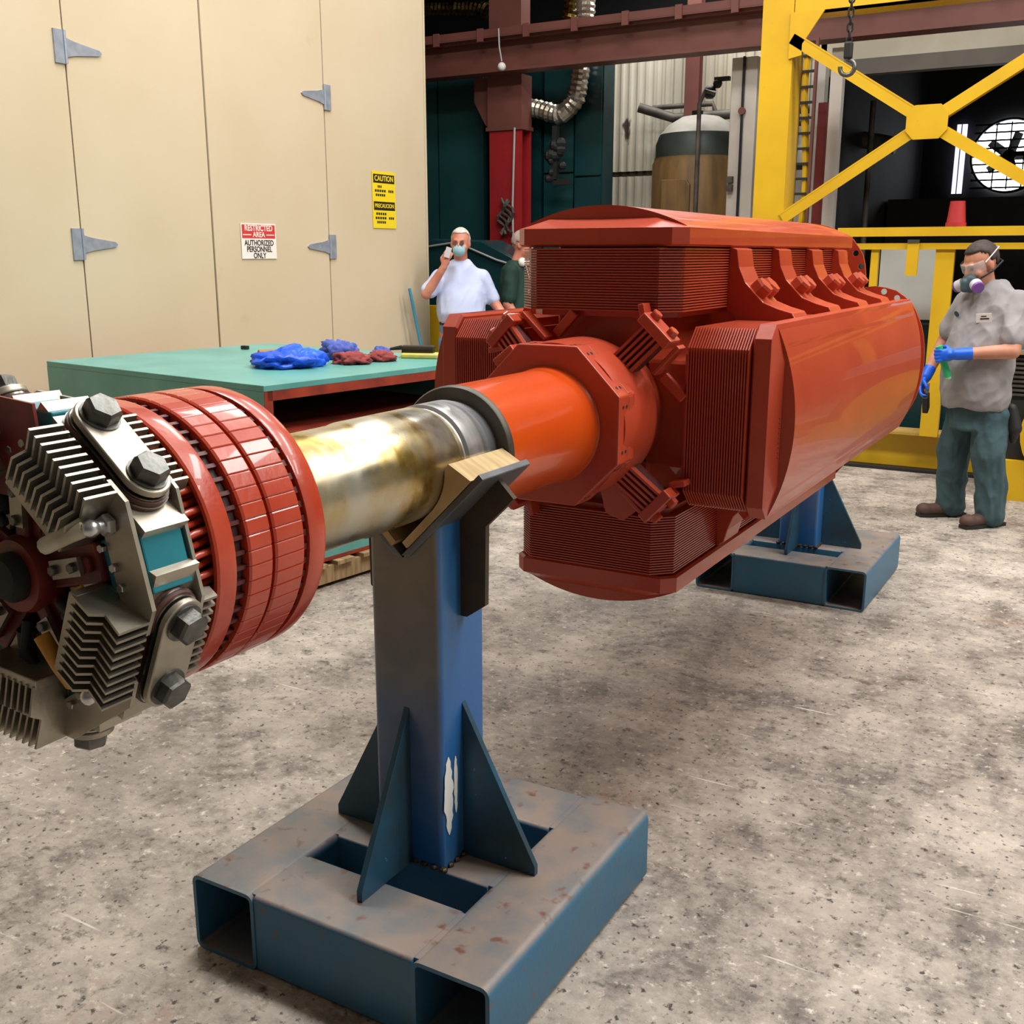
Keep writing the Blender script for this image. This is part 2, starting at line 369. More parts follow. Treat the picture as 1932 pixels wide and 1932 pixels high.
# right bay: door opening with a dark room behind
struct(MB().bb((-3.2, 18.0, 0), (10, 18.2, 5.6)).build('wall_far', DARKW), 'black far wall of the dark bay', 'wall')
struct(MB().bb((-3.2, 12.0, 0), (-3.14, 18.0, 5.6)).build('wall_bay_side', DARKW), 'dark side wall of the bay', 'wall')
hd = struct(MB().bb((-3.2, 12.0, 3.60), (8, 12.15, 5.6)).build('trim_1', CREAM), 'cream header above the bay door opening', 'trim')
struct(MB().bb((-3.2, 11.85, 3.45), (8, 12.0, 3.60)).build('trim_2', DOORG), 'grey rolled door box under the cream header', 'trim')
jb = struct(MB().bb((-3.2, 11.7, 0), (-3.06, 11.85, 3.6)).build('trim_3', WCOL), 'white door jamb beside the dark opening', 'trim')
struct(MB().bb((9.9, -9, 0), (10, 21, CEIL)).build('wall_right', GREYSH), 'light sheet wall out of the frame', 'wall')

# brown crane beam on the red column
bm_ = empty('crane_runway_beam', (-3.4, 10.5, 3.55)); tag(bm_, 'brown steel runway beam crossing above the red column', 'beam')
mb = MB()
mb.bb((-6, -.012, .02), (9, .012, .33)).bb((-6, -.12, 0), (9, .12, .025)).bb((-6, -.12, .31), (9, .12, .335)); mb.build('i_beam', BROWN, bm_)
MB().bb((-6, -.17, .345), (9, -.11, .42)).bb((-6, -.17, .335), (9, .02, .347)).build('angle_rail', BROWN, bm_)
cl = MB().bb((-.035, -.19, .30), (.035, -.165, .43)).mesh('rail_clip', BROWN)
for i in range(22): link('rail_clip', cl, bm_, loc=(-4.1 + i * .56, 0, 0))
rc = empty('steel_column', (-6.25, 10.72, 0)); tag(rc, 'red painted steel column behind the two men', 'column')
MB().bb((-.215, -.11, 0), (.215, -.09, 3.0)).bb((-.215, .09, 0), (.215, .11, 3.0)).bb((-.012, -.1, 0), (.012, .1, 3.0)).bb((-.215, -.11, 0), (-.195, .11, 3.0)).build('shaft', REDCOL, rc)
MB().bb((-.215, -.115, 3.0), (.215, .115, 3.55)).bb((-.23, -.13, 2.98), (.23, .13, 3.02)).build('column_head', BROWN, rc)
MB().bb((-.2, -.1, 3.9), (.2, .1, 5.6)).build('upper_shaft', BROWN, rc)
MB().prism([(-.42, 3.55), (-.22, 3.55), (-.215, 3.0), (-.28, 3.06), (-.42, 3.3)], -.06, .06, lambda u, v, w_: (u, w_, v)).build('knee_bracket', BROWN, rc)
MB().tube([(.13, -.13, 1.2), (.12, -.14, 2.2), (.14, -.13, 3.0)], .012, 6).build('conduit', GREYSH, rc)
mb = MB()
for i in range(5): mb.tube([(-.02 + i * .03 + .05 * sin(k * 1.3 + i), -.15 - .02 * (k % 2), 2.24 - k * .05 + .02 * cos(k + i)) for k in range(8)], .016, 6)
mb.build('chain_bundle', GREYM, rc)
pl = empty('pendant_lamp', (-6.1, 10.3, 3.58)); tag(pl, 'small white cord lamp hanging under the brown beam', 'lamp')
MB().tube([(0, 0, .05), (-.03, 0, .2), (-.05, .02, .38)], .008, 6).build('cord', GREYSH, pl)
MB().ball((0, 0, 0), .045, 10).build('bulb', WHITEP, pl, 40)

# teal cabinets and machines in the back bay
def teal_cab(x0, x1, y0, z1, lab, mat=TEALL, rows=(2.2,)):
    o = empty('machine_cabinet', ((x0 + x1) / 2, y0 + .5, 0)); tag(o, lab, 'cabinet')
    h = (x1 - x0) / 2
    MB().bb((-h, -.47, 0), (h, -.2, z1)).build('carcass', TEALD, o)
    zs = [0.05] + list(rows) + [z1]
    n = max(1, round((x1 - x0) / .8))
    for a, b in zip(zs[:-1], zs[1:]):
        for i in range(n):
            xa = -h + 2 * h * i / n; MB().bb((xa + .012, -.5, a + .012), (xa + 2 * h / n - .012, -.465, b - .012)).build('panel', mat, o)
    return o
teal_cab(-8.0, -6.72, 10.95, 3.75, 'tall dark teal cabinet beside the beige wall end', TEALL, ())
teal_cab(-6.70, -6.08, 11.1, 3.75, 'narrow teal cabinet hidden behind the red column', TEALD, (1.6,))
teal_cab(-6.06, -5.66, 11.15, 3.75, 'teal machine cabinet under the foil duct elbow', TEALL, (2.55,))
teal_cab(-5.64, -5.30, 11.1, 3.75, 'rightmost teal cabinet beside the white sheet wall', TEALD, (2.5,))
# foil ducts
def duct(name, path, r, lab, mat=FOIL, n=14):
    P = [Vector(p) for p in path]; q = []
    for a, b in zip(P[:-1], P[1:]):
        k = max(2, int((b - a).length / .028))
        q += [a.lerp(b, i / k) for i in range(k)]
    q.append(P[-1])
    for _ in range(6): q = [q[0]] + [(q[i - 1] + q[i] * 2 + q[i + 1]) / 4 for i in range(1, len(q) - 1)] + [q[-1]]
    o = MB().tube(q, [r * (1.0 if i % 2 else .87) * random.uniform(.94, 1.05) for i in range(len(q))], n).build(name, mat, None, 20)
    return tag(o, lab, 'duct')
duct('foil_duct', [(-6.25, 10.95, 3.26), (-5.98, 10.93, 3.22), (-5.72, 10.92, 3.13), (-5.53, 10.92, 3.27), (-5.48, 10.92, 3.55), (-5.46, 10.92, 3.86)], .105, 'silver foil duct elbow below the brown beam')
duct('foil_duct', [(-5.44, 10.92, 3.9), (-5.43, 10.92, 4.6)], .11, 'smooth silver duct standing above the brown beam')
duct('foil_duct', [(-5.92, 11.3, 3.9), (-5.8, 11.3, 4.2), (-5.74, 11.3, 4.7)], .10, 'crinkled brass toned duct leaning beside the silver one', pmat('brassy_foil', lin(150, 126, 74), .3, 1.0, lin(110, 88, 44), 8, bump=.7, bsc=22))
duct('foil_duct', [(-8.4, 11.6, 4.62), (-7.2, 11.6, 4.5), (-6.6, 11.6, 4.25)], .1, 'dim brass toned duct in the dark upper left bay', pmat('dim_foil', lin(96, 80, 44), .35, 1.0, lin(60, 48, 26), 8, bump=.7, bsc=22))
o = MB(); [o.ball((-5.72 + random.uniform(-.09, .09), 10.82, 2.66 + random.uniform(-.2, .18)), random.uniform(.04, .07), 7) for _ in range(12)]
o.bb((-5.74, 10.80, 2.40), (-5.55, 10.86, 2.46)).bb((-5.76, 10.80, 2.45), (-5.70, 10.86, 3.02)); tag(o.build('blower_motor', BLACKR), 'dark blower motor hanging under the foil duct', 'motor')
# pipes across the white wall
def pipe(path, r, lab, mat=GREYM):
    return tag(MB().tube(path, r, 8).build('wall_pipe', mat, None, 50), lab, 'pipe')
pipe([(-5.4, 12.3, 3.35), (-5.0, 12.45, 3.22), (-3.3, 12.5, 3.24)], .055, 'upper dark pipe across the white sheet wall')
pipe([(-5.3, 12.5, 3.36), (-4.55, 12.5, 3.36), (-4.52, 12.5, 3.27)], .03, 'short pipe with bent end above the longer pipes')
pipe([(-5.2, 12.5, 2.98), (-4.7, 12.5, 3.02), (-3.3, 12.5, 3.12)], .05, 'lower dark pipe sagging across the white sheet wall')
bp_ = empty('wall_post', (-4.78, 12.45, 0)); tag(bp_, 'brown steel post in front of white sheet wall', 'post')
MB().bb((-.085, -.06, 0), (.085, -.045, 5)).bb((-.085, .045, 0), (.085, .06, 5)).bb((-.01, -.05, 0), (.01, .05, 5)).build('shaft', BROWN, bp_)
# tank
tk = empty('pressure_tank', (-4.28, 11.4, 0)); tag(tk, 'brown jacketed round tank with dark green and white dome', 'tank')
R_ = .48
mb = MB(); prof = [(R_ + .02, 0), (R_ + .02, 2.60), (R_, 2.64), (R_, 2.66)]
mb.loft([[(r * cos(2 * pi * i / 48), r * sin(2 * pi * i / 48), z) for i in range(48)] for r, z in prof]); mb.build('jacket', TANKB, tk, 40)
MB().loft([[(r * cos(2 * pi * i / 48), r * sin(2 * pi * i / 48), z) for i in range(48)] for r, z in [(R_ - .01, 2.64), (R_ - .01, 2.80), (R_ - .05, 2.90)]]).build('green_band', TANKD, tk, 40)
MB().loft([[(r * cos(2 * pi * i / 48), r * sin(2 * pi * i / 48), z) for i in range(48)] for r, z in [(R_ - .05, 2.90), (R_ - .14, 3.0), (.2, 3.08), (.02, 3.11)]]).build('white_dome', TANKW, tk, 40)
MB().cyl((-.02, -.05, 3.06), (-.02, -.05, 3.14), .06, n=12).build('manhole', BLACKR, tk, 40)
MB().tube([(.16, -.48, 1.6), (.16, -.48, 3.15), (.2, -.44, 3.28), (.3, -.40, 3.25)], .024, 8).build('standpipe', GREYM, tk, 50)
MB().prism([(-.22, 2.42), (.06, 2.42), (.1, 2.36), (.1, 1.4), (-.22, 1.4)], 0, .06, lambda u, v, w_: (u, -.46 - w_, v)).build('jacket_hatch', TANKB, tk, None, .01)
mb = MB().ball((.2, -.3, 3.28), .07, 8).ball((.28, -.3, 3.36), .05, 8).box((.33, -.3, 3.4), (.16, .05, .04)); mb.build('valve', BLACKR, tk, 50)
# white column
wc = empty('concrete_column', (-3.58, 10.80, 0)); tag(wc, 'white painted column left of the yellow upright', 'column')
MB().bb((-.13, -.12, 0), (.13, .12, 3.52)).build('shaft', WCOL, wc, None, .01)
MB().tube([(.0, -.135, 0), (.0, -.135, 3.52)], .015, 6).build('conduit', BLACKR, wc)
for z in (2.38, 2.3): MB().bb((-.12, -.17, z - .03), (-.06, -.12, z + .03)).build('switch_box', GREYM, wc)
MB().cyl((.0, -.16, 3.02), (.0, -.12, 3.02), .035, n=10).build('junction_box', BROWN, wc)

# ------------------------------------------------------------------ yellow frame
yf = empty('test_frame', (-1.5, 8.7, 0)); tag(yf, 'tall yellow braced steel frame behind the rotor', 'frame')
X0 = -2.66 + 1.5
mb = MB().bb((X0 - .125, -.02, 0), (X0 + .125, 0, 6.2)).bb((X0 - .125, .24, 0), (X0 + .125, .26, 6.2)).bb((X0 + .105, 0, 0), (X0 + .125, .25, 6.2)).bb((X0 - .01, 0, 0), (X0 + .01, .25, 6.2)); mb.build('column', YELLOW, yf)
mb = MB().bb((-X0 - .125, -.02, 0), (-X0 + .125, 0, 6.2)).bb((-X0 - .125, .24, 0), (-X0 + .125, .26, 6.2)).bb((-X0 - .01, 0, 0), (-X0 + .01, .25, 6.2)); mb.build('column', YELLOW, yf)
MB().bb((X0 + .12, -.02, 3.43), (-X0, .0, 3.9)).bb((X0 + .12, -.02, 3.43), (-X0, .2, 3.45)).bb((X0 + .12, -.02, 3.88), (-X0, .2, 3.9)).build('top_beam', YELLOW, yf)
MB().prism([(X0 + .1, 3.45), (X0 + .36, 3.45), (X0 + .2, 3.22), (X0 + .2, 3.14), (X0 + .1, 3.12)], -.036, -.021, lambda u, v, w_: (u, w_, v)).build('corner_gusset', YELLOW, yf)
cx, cz = 0.0, 2.60
def brace(x, z):
    a = Vector((cx, 0, cz)); b = Vector((x, 0, z)); d = b - a; an = atan2(d.z, d.x); Rm = Matrix.Rotation(-an, 3, 'Y'); m = (a + b) / 2
    mb = MB().box((m.x, -.03, m.z), (d.length, .012, .085), Rm)
    nrm = Rm @ Vector((0, 0, 1)); mb.box((m.x - nrm.x * .04, 0, m.z - nrm.z * .04), (d.length, .075, .012), Rm)
    return mb.build('brace', YELLOW, yf)
brace(X0 + .12, 3.27); brace(X0 + .12, 1.93); brace(-X0 - .05, 3.28); brace(-X0 - .05, 1.93)
MB().prism([(-.145, .06), (-.145, -.06), (-.09, -.12), (.09, -.12), (.145, -.06), (.145, .06), (.09, .12), (-.09, .12)], -.05, -.036, lambda u, v, w_: (cx + u, w_, cz + v)).build('gusset_plate', YELLOW, yf)
yr = empty('guard_rail', (-.5, 8.55, 0)); tag(yr, 'yellow guard rail with posts behind the worker', 'railing')
MB().bb((-1.55, -.06, 1.785), (4, .06, 1.85)).build('top_rail', YELLOW, yr)
MB().bb((-1.55, -.04, 1.69), (4, .04, 1.735)).build('lower_rail', YELLOW, yr)
for x, w_ in ((-1.27, .055), (-.77, .13), (.2, .13), (.75, .1)): MB().bb((x - w_ / 2, -.02, .3), (x + w_ / 2, .03, 1.70)).build('post', YELLOW, yr)
MB().bb((-1.03, -.075, 1.50), (-.95, -.045, 1.74)).build('hanging_plate', YELLOW, yr)
MB().bb((-1.03, -.08, 1.735), (-.95, -.04, 1.76)).build('hook', GREYM, yr)
by = empty('floor_beam', (0, 8.72, 0)); tag(by, 'yellow floor beam lying behind the worker boots', 'beam')
MB().bb((-3.3, -.01, .02), (5, .01, .30)).build('web', YELLOW, by)
MB().bb((-3.3, -.13, .29), (5, .13, .31)).build('top_flange', pmat('lit_flange_tone', lin(196, 160, 110), .6, 0, lin(170, 140, 60), 4), by)  # paler tone puts the light on the top flange into its colour
MB().bb((-3.3, -.13, 0), (5, .13, .022)).build('bottom_flange', BLACKR, by)
gs = tag(MB().bb((-1.86, 9.2, 1.14), (-1.30, 9.22, 1.72)).bb((-1.86, 9.2, 0), (-1.80, 9.22, 1.2)).bb((-1.36, 9.2, 0), (-1.30, 9.22, 1.2)).build('white_board', GREYSH), 'pale grey board standing behind the yellow rail', 'board')
tag(MB().bb((-1.9, 9.26, 0), (-1.2, 9.5, 1.1)).build('machine_block', TEALD, None, None, .02), 'dark teal block under the pale board', 'machine')
bk = tag(MB().loft([[(-1.22 + r * cos(2 * pi * i / 20), 8.56 + r * sin(2 * pi * i / 20), z) for i in range(20)] for r, z in [(.072, 1.851), (.072, 1.88), (.066, 1.88), (.052, 2.02), (.052, 2.03)]]).build('upturned_bucket', REDBUCK, None, 40), 'small red upturned bucket on the yellow rail', 'bucket')
# grille machine right of the worker
gm = empty('grille_machine', (-.33, 7.95, 0)); tag(gm, 'yellow machine with black grille at right edge', 'machine')
MB().bb((-.35, 0, 0), (.6, .5, 1.02)).build('body', BLACKR, gm)
for i in range(9): MB().bb((-.36, -.02, .72 + i * .03), (.6, 0, .735 + i * .03)).build('slat', GREYM, gm)
MB().bb((-.38, -.03, 1.03), (.62, .5, 1.16)).build('teal_lid', TEALBLK, gm); MB().bb((-.4, -.05, 1.0), (.64, .5, 1.03)).build('shelf', WOOD2, gm)
MB().cyl((.1, -.06, .48), (.1, -.01, .48), .36, n=32).build('round_cover', YELLOW, gm, 40); MB().bb((-.4, -.05, 0), (.64, 0, .28)).build('plinth', YELLOW, gm)
# chain hook
ch = empty('hoist_chain', (-1.75, 7.2, 2.96)); tag(ch, 'dark hoist chain with hook hanging before the yellow brace', 'chain')
lk = MB(); rr = [(.016 * cos(t), 0, .016 * sin(t) + (.012 if sin(t) > 0 else -.012)) for t in [2 * pi * i / 12 for i in range(13)]]
lk.tube(rr, .006, 6); lkm = lk.mesh('chain_link', BLACKR, 60)
for i in range(26): link('chain_link', lkm, ch, loc=(0, 0, -.02 + i * .042), rot=(0, 0, (i % 2) * pi / 2 + .4))
MB().box((0, 0, -.07), (.05, .05, .1)).build('hook_block', BLACKR, ch, None, .01)
MB().tube([(0, 0, -.1)] + [(.045 * sin(t) * 1.0, 0, -.17 + .045 * cos(t)) for t in [radians(a) for a in range(0, 290, 20)]], .014, 8).build('hook', BOLTM, ch, 60)
# cable carrier and red pipe behind the yellow upright
cc = empty('cable_carrier', (-2.77, 10.0, 0)); tag(cc, 'yellow cable ladder standing behind the yellow upright', 'cable ladder')
for x in (-.07, .07): MB().bb((x - .012, -.02, 0), (x + .012, .02, 3.5)).build('side_rail', BROWN, cc)
for i in range(26): MB().bb((-.06, -.015, .1 + i * .13), (.06, .015, .12 + i * .13)).build('rung', BLACKR, cc)
MB().tube([(.03 * sin(i * .7), .03, i * .2) for i in range(18)], .035, 6).build('yellow_hose', YELLOW, cc, 50)
tag(MB().bb((-2.74, 10.3, 0), (-2.67, 10.4, 3.0)).build('red_upright', pmat('dark_red_upright', lin(104, 30, 34), .5)), 'thin dark red upright beside the cable ladder', 'post')
tag(MB().bb((-2.71, 10.55, 0), (-2.60, 10.65, 3.5)).build('white_upright', WCOL), 'narrow white upright at the dark opening', 'post')

# dark bay: fan opening with daylight, strip window, pipe
fan = empty('exhaust_fan', (-1.90, 17.9, 3.07)); tag(fan, 'round daylit exhaust fan opening in the dark wall', 'fan')
MB().cyl((0, .02, 0), (0, .04, 0), .50, n=40).build('daylight_opening', SKYL, fan)
MB().lathe([(.50, -.1), (.53, -.1), (.53, .05), (.50, .05), (.50, -.1)], 40, caps=False).build('ring', BLACKR, fan, 40)
for i in range(9): MB().bb((-.5, -.05, -.46 + i * .112), (.5, -.03, -.435 + i * .112)).build('louvre', BLACKR, fan)
for x in (-.2, .0, .2): MB().bb((x - .01, -.06, -.48), (x + .01, -.05, .48)).build('guard_bar', BLACKR, fan)
mb = MB()
for k in range(5): a = 2 * pi * k / 5; mb.box((.17 * cos(a), -.02, .17 * sin(a)), (.34, .012, .13), Matrix.Rotation(-a, 3, 'Y') @ Matrix.Rotation(.5, 3, 'X'))
mb.cyl((0, -.06, 0), (0, .01, 0), .09, n=16); mb.build('fan_rotor', BLACKR, fan)
win = struct(MB().bb((-2.66, 17.9, 2.55), (-2.52, 17.95, 3.55)).build('window_1', PURPL), 'narrow daylit strip window in the dark bay', 'window')
MB().bb((-2.69, 17.85, 2.48), (-2.49, 17.9, 2.55)).build('window_sill', GREYSH, win); MB().bb((-2.595, 17.86, 2.55), (-2.585, 17.9, 3.55)).build('mullion', BLACKR, win)
tag(MB().tube([(-3.16, 14, 3.02), (-2.95, 14, 2.98), (-2.75, 14, 2.93)], .1, 12).build('flue_pipe', GREYM, None, 50), 'grey flue pipe poking into the dark opening', 'pipe')
tag(MB().tube([(-2.95, 13.5, 0), (-2.95, 13.5, 3.4)], .035, 8).build('dark_standpipe', GREYM, None, 50), 'thin dark standpipe just inside the opening', 'pipe')
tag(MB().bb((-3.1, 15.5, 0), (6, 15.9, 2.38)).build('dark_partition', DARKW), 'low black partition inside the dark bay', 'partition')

# things between the beige wall end and the red column
mc = empty('covered_machine', (-6.2, 9.85, 0)); tag(mc, 'dark green machine with curved hood behind the men', 'machine')
mb = MB(); prof = [(-.95, 0), (-.95, 1.45), (-.8, 1.70), (-.4, 1.82), (.2, 1.80), (.65, 1.60), (.75, 1.2), (.78, 0)]
mb.prism(prof, -.15, .3, lambda u, v, w_: (u, w_, v)); mb.build('hood', TEALD, mc, 30, .02)
MB().tube([(-.95, -.17, 1.5), (-.6, -.17, 1.72), (-.1, -.17, 1.78), (.4, -.17, 1.6), (.8, -.17, 1.5)], .010, 6).build('hose', GREYSH, mc)
tag(MB().bb((-5.38, 9.35, 0), (-4.9, 9.6, 1.34)).build('teal_bin', TEALBLK, None, None, .03), 'teal bin standing between the two men', 'bin')
yb = empty('yellow_bollard', (-5.94, 8.75, 0)); tag(yb, 'short yellow post beside the white shirted man', 'bollard')
MB().bb((-.12, -.06, 0), (.12, .06, 1.17)).build('post', YELLOW, yb); MB().bb((-.125, -.065, .62), (.125, .065, .66)).build('black_band', BLACKR, yb); MB().bb((-.13, -.07, .5), (.13, .07, .6)).build('collar', YELLOW, yb)
br = empty('broom', (-5.55, 8.1, 0)); tag(br, 'blue handled broom leaning on the beige wall end', 'broom')
MB().cyl((-.02, .10, .08), (-.085, -.21, 1.36), .014, n=10).build('handle', pmat('blue_handle', lin(60, 140, 170), .4), br, 50)
MB().bb((-.05, -.06, 0), (.03, .22, .1)).build('brush_head', BLACKR, br)
# ------------------------------------------------------------------ the rotor
AX, AZ = -1.39, 1.188
rot = empty('generator_rotor', (AX, 2.9, AZ - .6)); tag(rot, 'large orange red generator rotor with four poles on its long shaft', 'rotor')
OFF = (0, -2.9, .6)
def part(name, mb, mat, smooth=None, bevel=0, ry=0.0):
    return link(name, mb.mesh(name, mat, smooth), rot, bevel, OFF, (0, ry, 0))
def partm(name, me, ry=0.0, bevel=0): return link(name, me, rot, bevel, OFF, (0, ry, 0))
# shaft
part('shaft', MB().lathe([(.02, 1.0), (.10, 1.0), (.118, 1.34), (.123, 1.36), (.123, 1.70), (.1265, 1.715), (.1265, 1.955), (.122, 1.962), (.122, 1.975), (.02, 1.975)], 72), GOLD, 40)
part('bearing_journal', MB().lathe([(.02, 1.975), (.121, 1.975), (.121, 1.982), (.1285, 1.988), (.1285, 2.085), (.124, 2.093), (.124, 2.118), (.02, 2.118)], 72), CHROME, 40)
part('collar', MB().lathe([(.02, 2.116), (.155, 2.116), (.159, 2.122), (.159, 2.135), (.02, 2.135)], 72), COLLAR, 40)
part('shaft_sleeve', MB().lathe([(.02, 2.13), (.157, 2.13), (.157, 2.54), (.160, 2.57), (.168, 2.59), (.185, 2.60), (.02, 2.60)], 72), ORANGE2, 50)
part('far_shaft', MB().lathe([(.02, 4.95), (.155, 4.95), (.155, 5.15), (.1265, 5.16), (.1265, 5.95), (.02, 5.95)], 48), GOLD, 40)
# hub
hb = part('hub', MB().lathe([(.02, 2.60), (.226, 2.62), (.230, 2.66), (.230, 2.82), (.222, 2.86), (.20, 2.88), (.20, 4.95), (.02, 4.95)], 72), ORANGE, 40)
ri = .222; pts = [(ri / cos(pi / 8) * cos(pi / 8 + k * pi / 4), ri / cos(pi / 8) * sin(pi / 8 + k * pi / 4)) for k in range(8)]
oc = part('octagon_flange', MB().prism(pts, 2.585, 2.69, lambda u, v, w_: (u, w_, v)), ORANGE, None, .004)
hm = MB()
for y in (2.612, 2.634):
    for t in (-.062, .062): hm.cyl((t, y, .2215), (t, y, .2228), .0052, n=8)
hmm = hm.mesh('bolt_hole', BLACKM)
cm = MB().bb((-.088, 2.648, .2175), (.088, 2.672, .2235)).mesh('locking_strip', ORANGE)
for k in range(8):
    link('bolt_hole', hmm, oc, rot=(0, k * pi / 4, 0)); 
    link('locking_strip', cm, oc, .002, rot=(0, k * pi / 4, 0))
# poles
def plan(u, y0, y1, c): return [(-u + c, y0), (u - c, y0), (u, y0 + c), (u, y1 - c), (u - c, y1), (-u + c, y1), (-u, y1 - c), (-u, y0 + c)]
Y0, Y1 = 2.88, 4.93
core = MB().prism(plan(.16, 2.95, 4.88, .01), .15, .5, lambda u, v, w_: (u, v, w_)).mesh('pole_core', ORANGE)
shoe = MB()
shoe.loft([[(u, y, z) for u, y in plan(hw, Y0 + d, Y1 - d, c)] for z, hw, d, c in [(.486, .268, .006, .035), (.492, .276, 0, .038), (.538, .276, 0, .038), (.566, .212, .040, .04)]])
def arcsec(y, R=.604, hw=.276, base=.50, n=22):
    a = math.asin(hw / R); return [(R * sin(-a + 2 * a * i / n), y, R * cos(-a + 2 * a * i / n)) for i in range(n + 1)] + [(hw, y, base), (-hw, y, base)]
shoe.loft([arcsec(Y0 + .042), arcsec(Y1 - .042)])
shoem = shoe.mesh('pole_shoe', ORANGE, 25)
coil = MB(); rings = []; nl = 23; z0, z1 = .302, .484
for i in range(nl):
    za = z0 + (z1 - z0) * i / nl; p = (z1 - z0) / nl
    for z, o_ in ((za, .012), (za + p * .06, 0), (za + p * .56, 0), (za + p * .62, .012)):
        rings.append([(u, y, z) for u, y in plan(.262 - o_, Y0 - .012 + o_, Y1 + .012 - o_, .055)])
coil.loft(rings); coilm = coil.mesh('field_coil', ORANGE)
lowp = MB(); lowp.loft([[(u, y, z) for u, y in plan(.235, Y0 + .02, Y1 - .02, .05)] for z in (.285, .305)]); lowm = lowp.mesh('coil_collar', ORANGE)
for k in range(4):
    c = partm('pole_core', core, k * pi / 2); partm('field_coil', coilm, k * pi / 2); s_ = partm('pole_shoe', shoem, k * pi / 2); partm('coil_collar', lowm, k * pi / 2)
    # little weld studs down the shoe end face
    mb = MB()
    for i in range(9): mb.ball((-.02 + i * .014, Y0 + .036, .563), .003, 6)
    if k == 1: link('stud_row', mb.mesh('stud_row', ORANGE), s_)
# inter-pole V brackets
vb = MB().prism([(.262, .487), (.287, .480), (.296, .425), (.318, .378), (.378, .318), (.425, .300), (.470, .288), (.487, .262), (.30, .255), (.255, .30)], -.075, .075, lambda u, v, w_: (u, w_, v)).mesh('coil_bracket', ORANGE)
bd = Vector((1, 0, 1)).normalized(); bt = Vector((1, 0, -1)).normalized()
bolts = []
for s in (-1, 1):
    m_ = MB(); p0 = Vector((.342, s * .037, .342)); m_.hexbolt(p0, bd, .034, .046); m_.cyl(p0 - bd * .004, p0 + bd * .008, .037, n=16); bolts.append(m_.mesh('bracket_bolt', ORANGE, 30))
wedge = MB().box(tuple(Vector((.33, 0, .33))), (.10, .145, .035), Matrix.Rotation(pi / 4, 3, 'Y')).mesh('wedge_block', ORANGE)
for k in range(4):
    for y in (3.38, 3.83, 4.27, 4.68):
        b = link('coil_bracket', vb, rot, .003, (OFF[0], OFF[1] + y, OFF[2]), (0, k * pi / 2, 0))
        for bmz in bolts: link('bracket_bolt', bmz, b)
        link('wedge_block', wedge, b, .006)
# end flange with holes
N = 96; outer = []; holes = []
def rfl(a):
    f = abs(degrees((a + pi / 4) % (pi / 2)) - 45); T_ = ((0, .605), (14, .605), (26, .592), (34, .556), (41, .50), (45.1, .455))
    for (p, u), (q, v) in zip(T_[:-1], T_[1:]):
        if f <= q: return u + (v - u) * (f - p) / (q - p)
outer = [(rfl(2 * pi * i / N) * cos(2 * pi * i / N), rfl(2 * pi * i / N) * sin(2 * pi * i / N)) for i in range(N)]
for k in range(4):
    for d, rh in ((30.6, .545), (36.5, .512), (-30.6, .545), (-36.5, .512)):
        a = k * pi / 2 + radians(d); holes.append([(rh * cos(a) + .014 * cos(t), rh * sin(a) + .014 * sin(t)) for t in [2 * pi * j / 8 for j in range(8)]])
part('end_flange', plate_holes(MB(), outer, holes, 4.96, 4.975, lambda u, v, w_: (u, w_, v)), ORANGE)
# pole-to-pole terminal clamps in front of the coils
for k, th in enumerate((47, 137, 227, 317)):
    ry = radians(90 - th)
    mb = MB().box((0, 2.80, .285), (.075, .05, .13), Matrix.Rotation(-.25, 3, 'X')); st = part('terminal_strap', mb, DARKRED, None, .004, ry)
    for i in range(5):
        link('leaf', MB().box((-.032 + i * .016, 2.775, .285), (.008, .035, .135), Matrix.Rotation(-.25, 3, 'X')).mesh('leaf', ORANGE), st)
    link('clamp_block', MB().box((0, 2.80, .352), (.115, .075, .032)).mesh('clamp_block', ORANGE), st, .004)
    for x in (-.034, .034): link('clamp_bolt', MB().hexbolt((x, 2.80, .368), (0, 0, 1), .017, .018).mesh('clamp_bolt', ORANGE, 30), st)
    link('side_tab', MB().box((.07, 2.84, .30), (.014, .05, .11)).mesh('side_tab', ORANGE), st, .003)
    link('side_tab', MB().box((-.075, 2.84, .345), (.05, .05, .018), Matrix.Rotation(.6, 3, 'Y')).mesh('side_tab', ORANGE), st, .003)
    if k == 3: part('corner_bracket', MB().prism([(-.06, .22), (.06, .22), (.075, .30), (.03, .34), (-.05, .32)], 2.86, 2.885, lambda u, v, w_: (u, w_, v)), ORANGE, None, .003, ry + .38)
    link('lead_bar', MB().box((.13, 2.875, .245), (.09, .02, .03)).mesh('lead_bar', ORANGE), st, .003)
# left ear on the octagon (balance block)
part('balance_block', MB().box((0, 2.62, .232), (.075, .05, .03)), ORANGE, None, .004, radians(-38))

# ------------------------------------------------------------------ exciter drum
BLACKRED = pmat('painted_slot_shade', lin(52, 18, 16), .6)  # drum body, like the teeth, darkened to paint shade into the slots
dr = part('exciter_drum', MB().lathe([(.10, 1.128), (.222, 1.130), (.2235, 1.15), (.2235, 1.335), (.20, 1.345), (.10, 1.345)], 64), BLACKRED, 30)
link('front_band', MB().lathe([(.2275, 1.132), (.2275, 1.104), (.2365, 1.102), (.2390, 1.106), (.2398, 1.134), (.2385, 1.141), (.224, 1.142), (.2275, 1.132)], 72, caps=False).mesh('front_band', DRUMRED, 28), dr)
link('rear_band', MB().lathe([(.212, 1.312), (.2375, 1.312), (.2390, 1.316), (.2385, 1.346), (.234, 1.357), (.205, 1.362), (.13, 1.362)], 72).mesh('rear_band', DRUMRED, 28), dr)
NT = 60; g = 2 * pi / NT
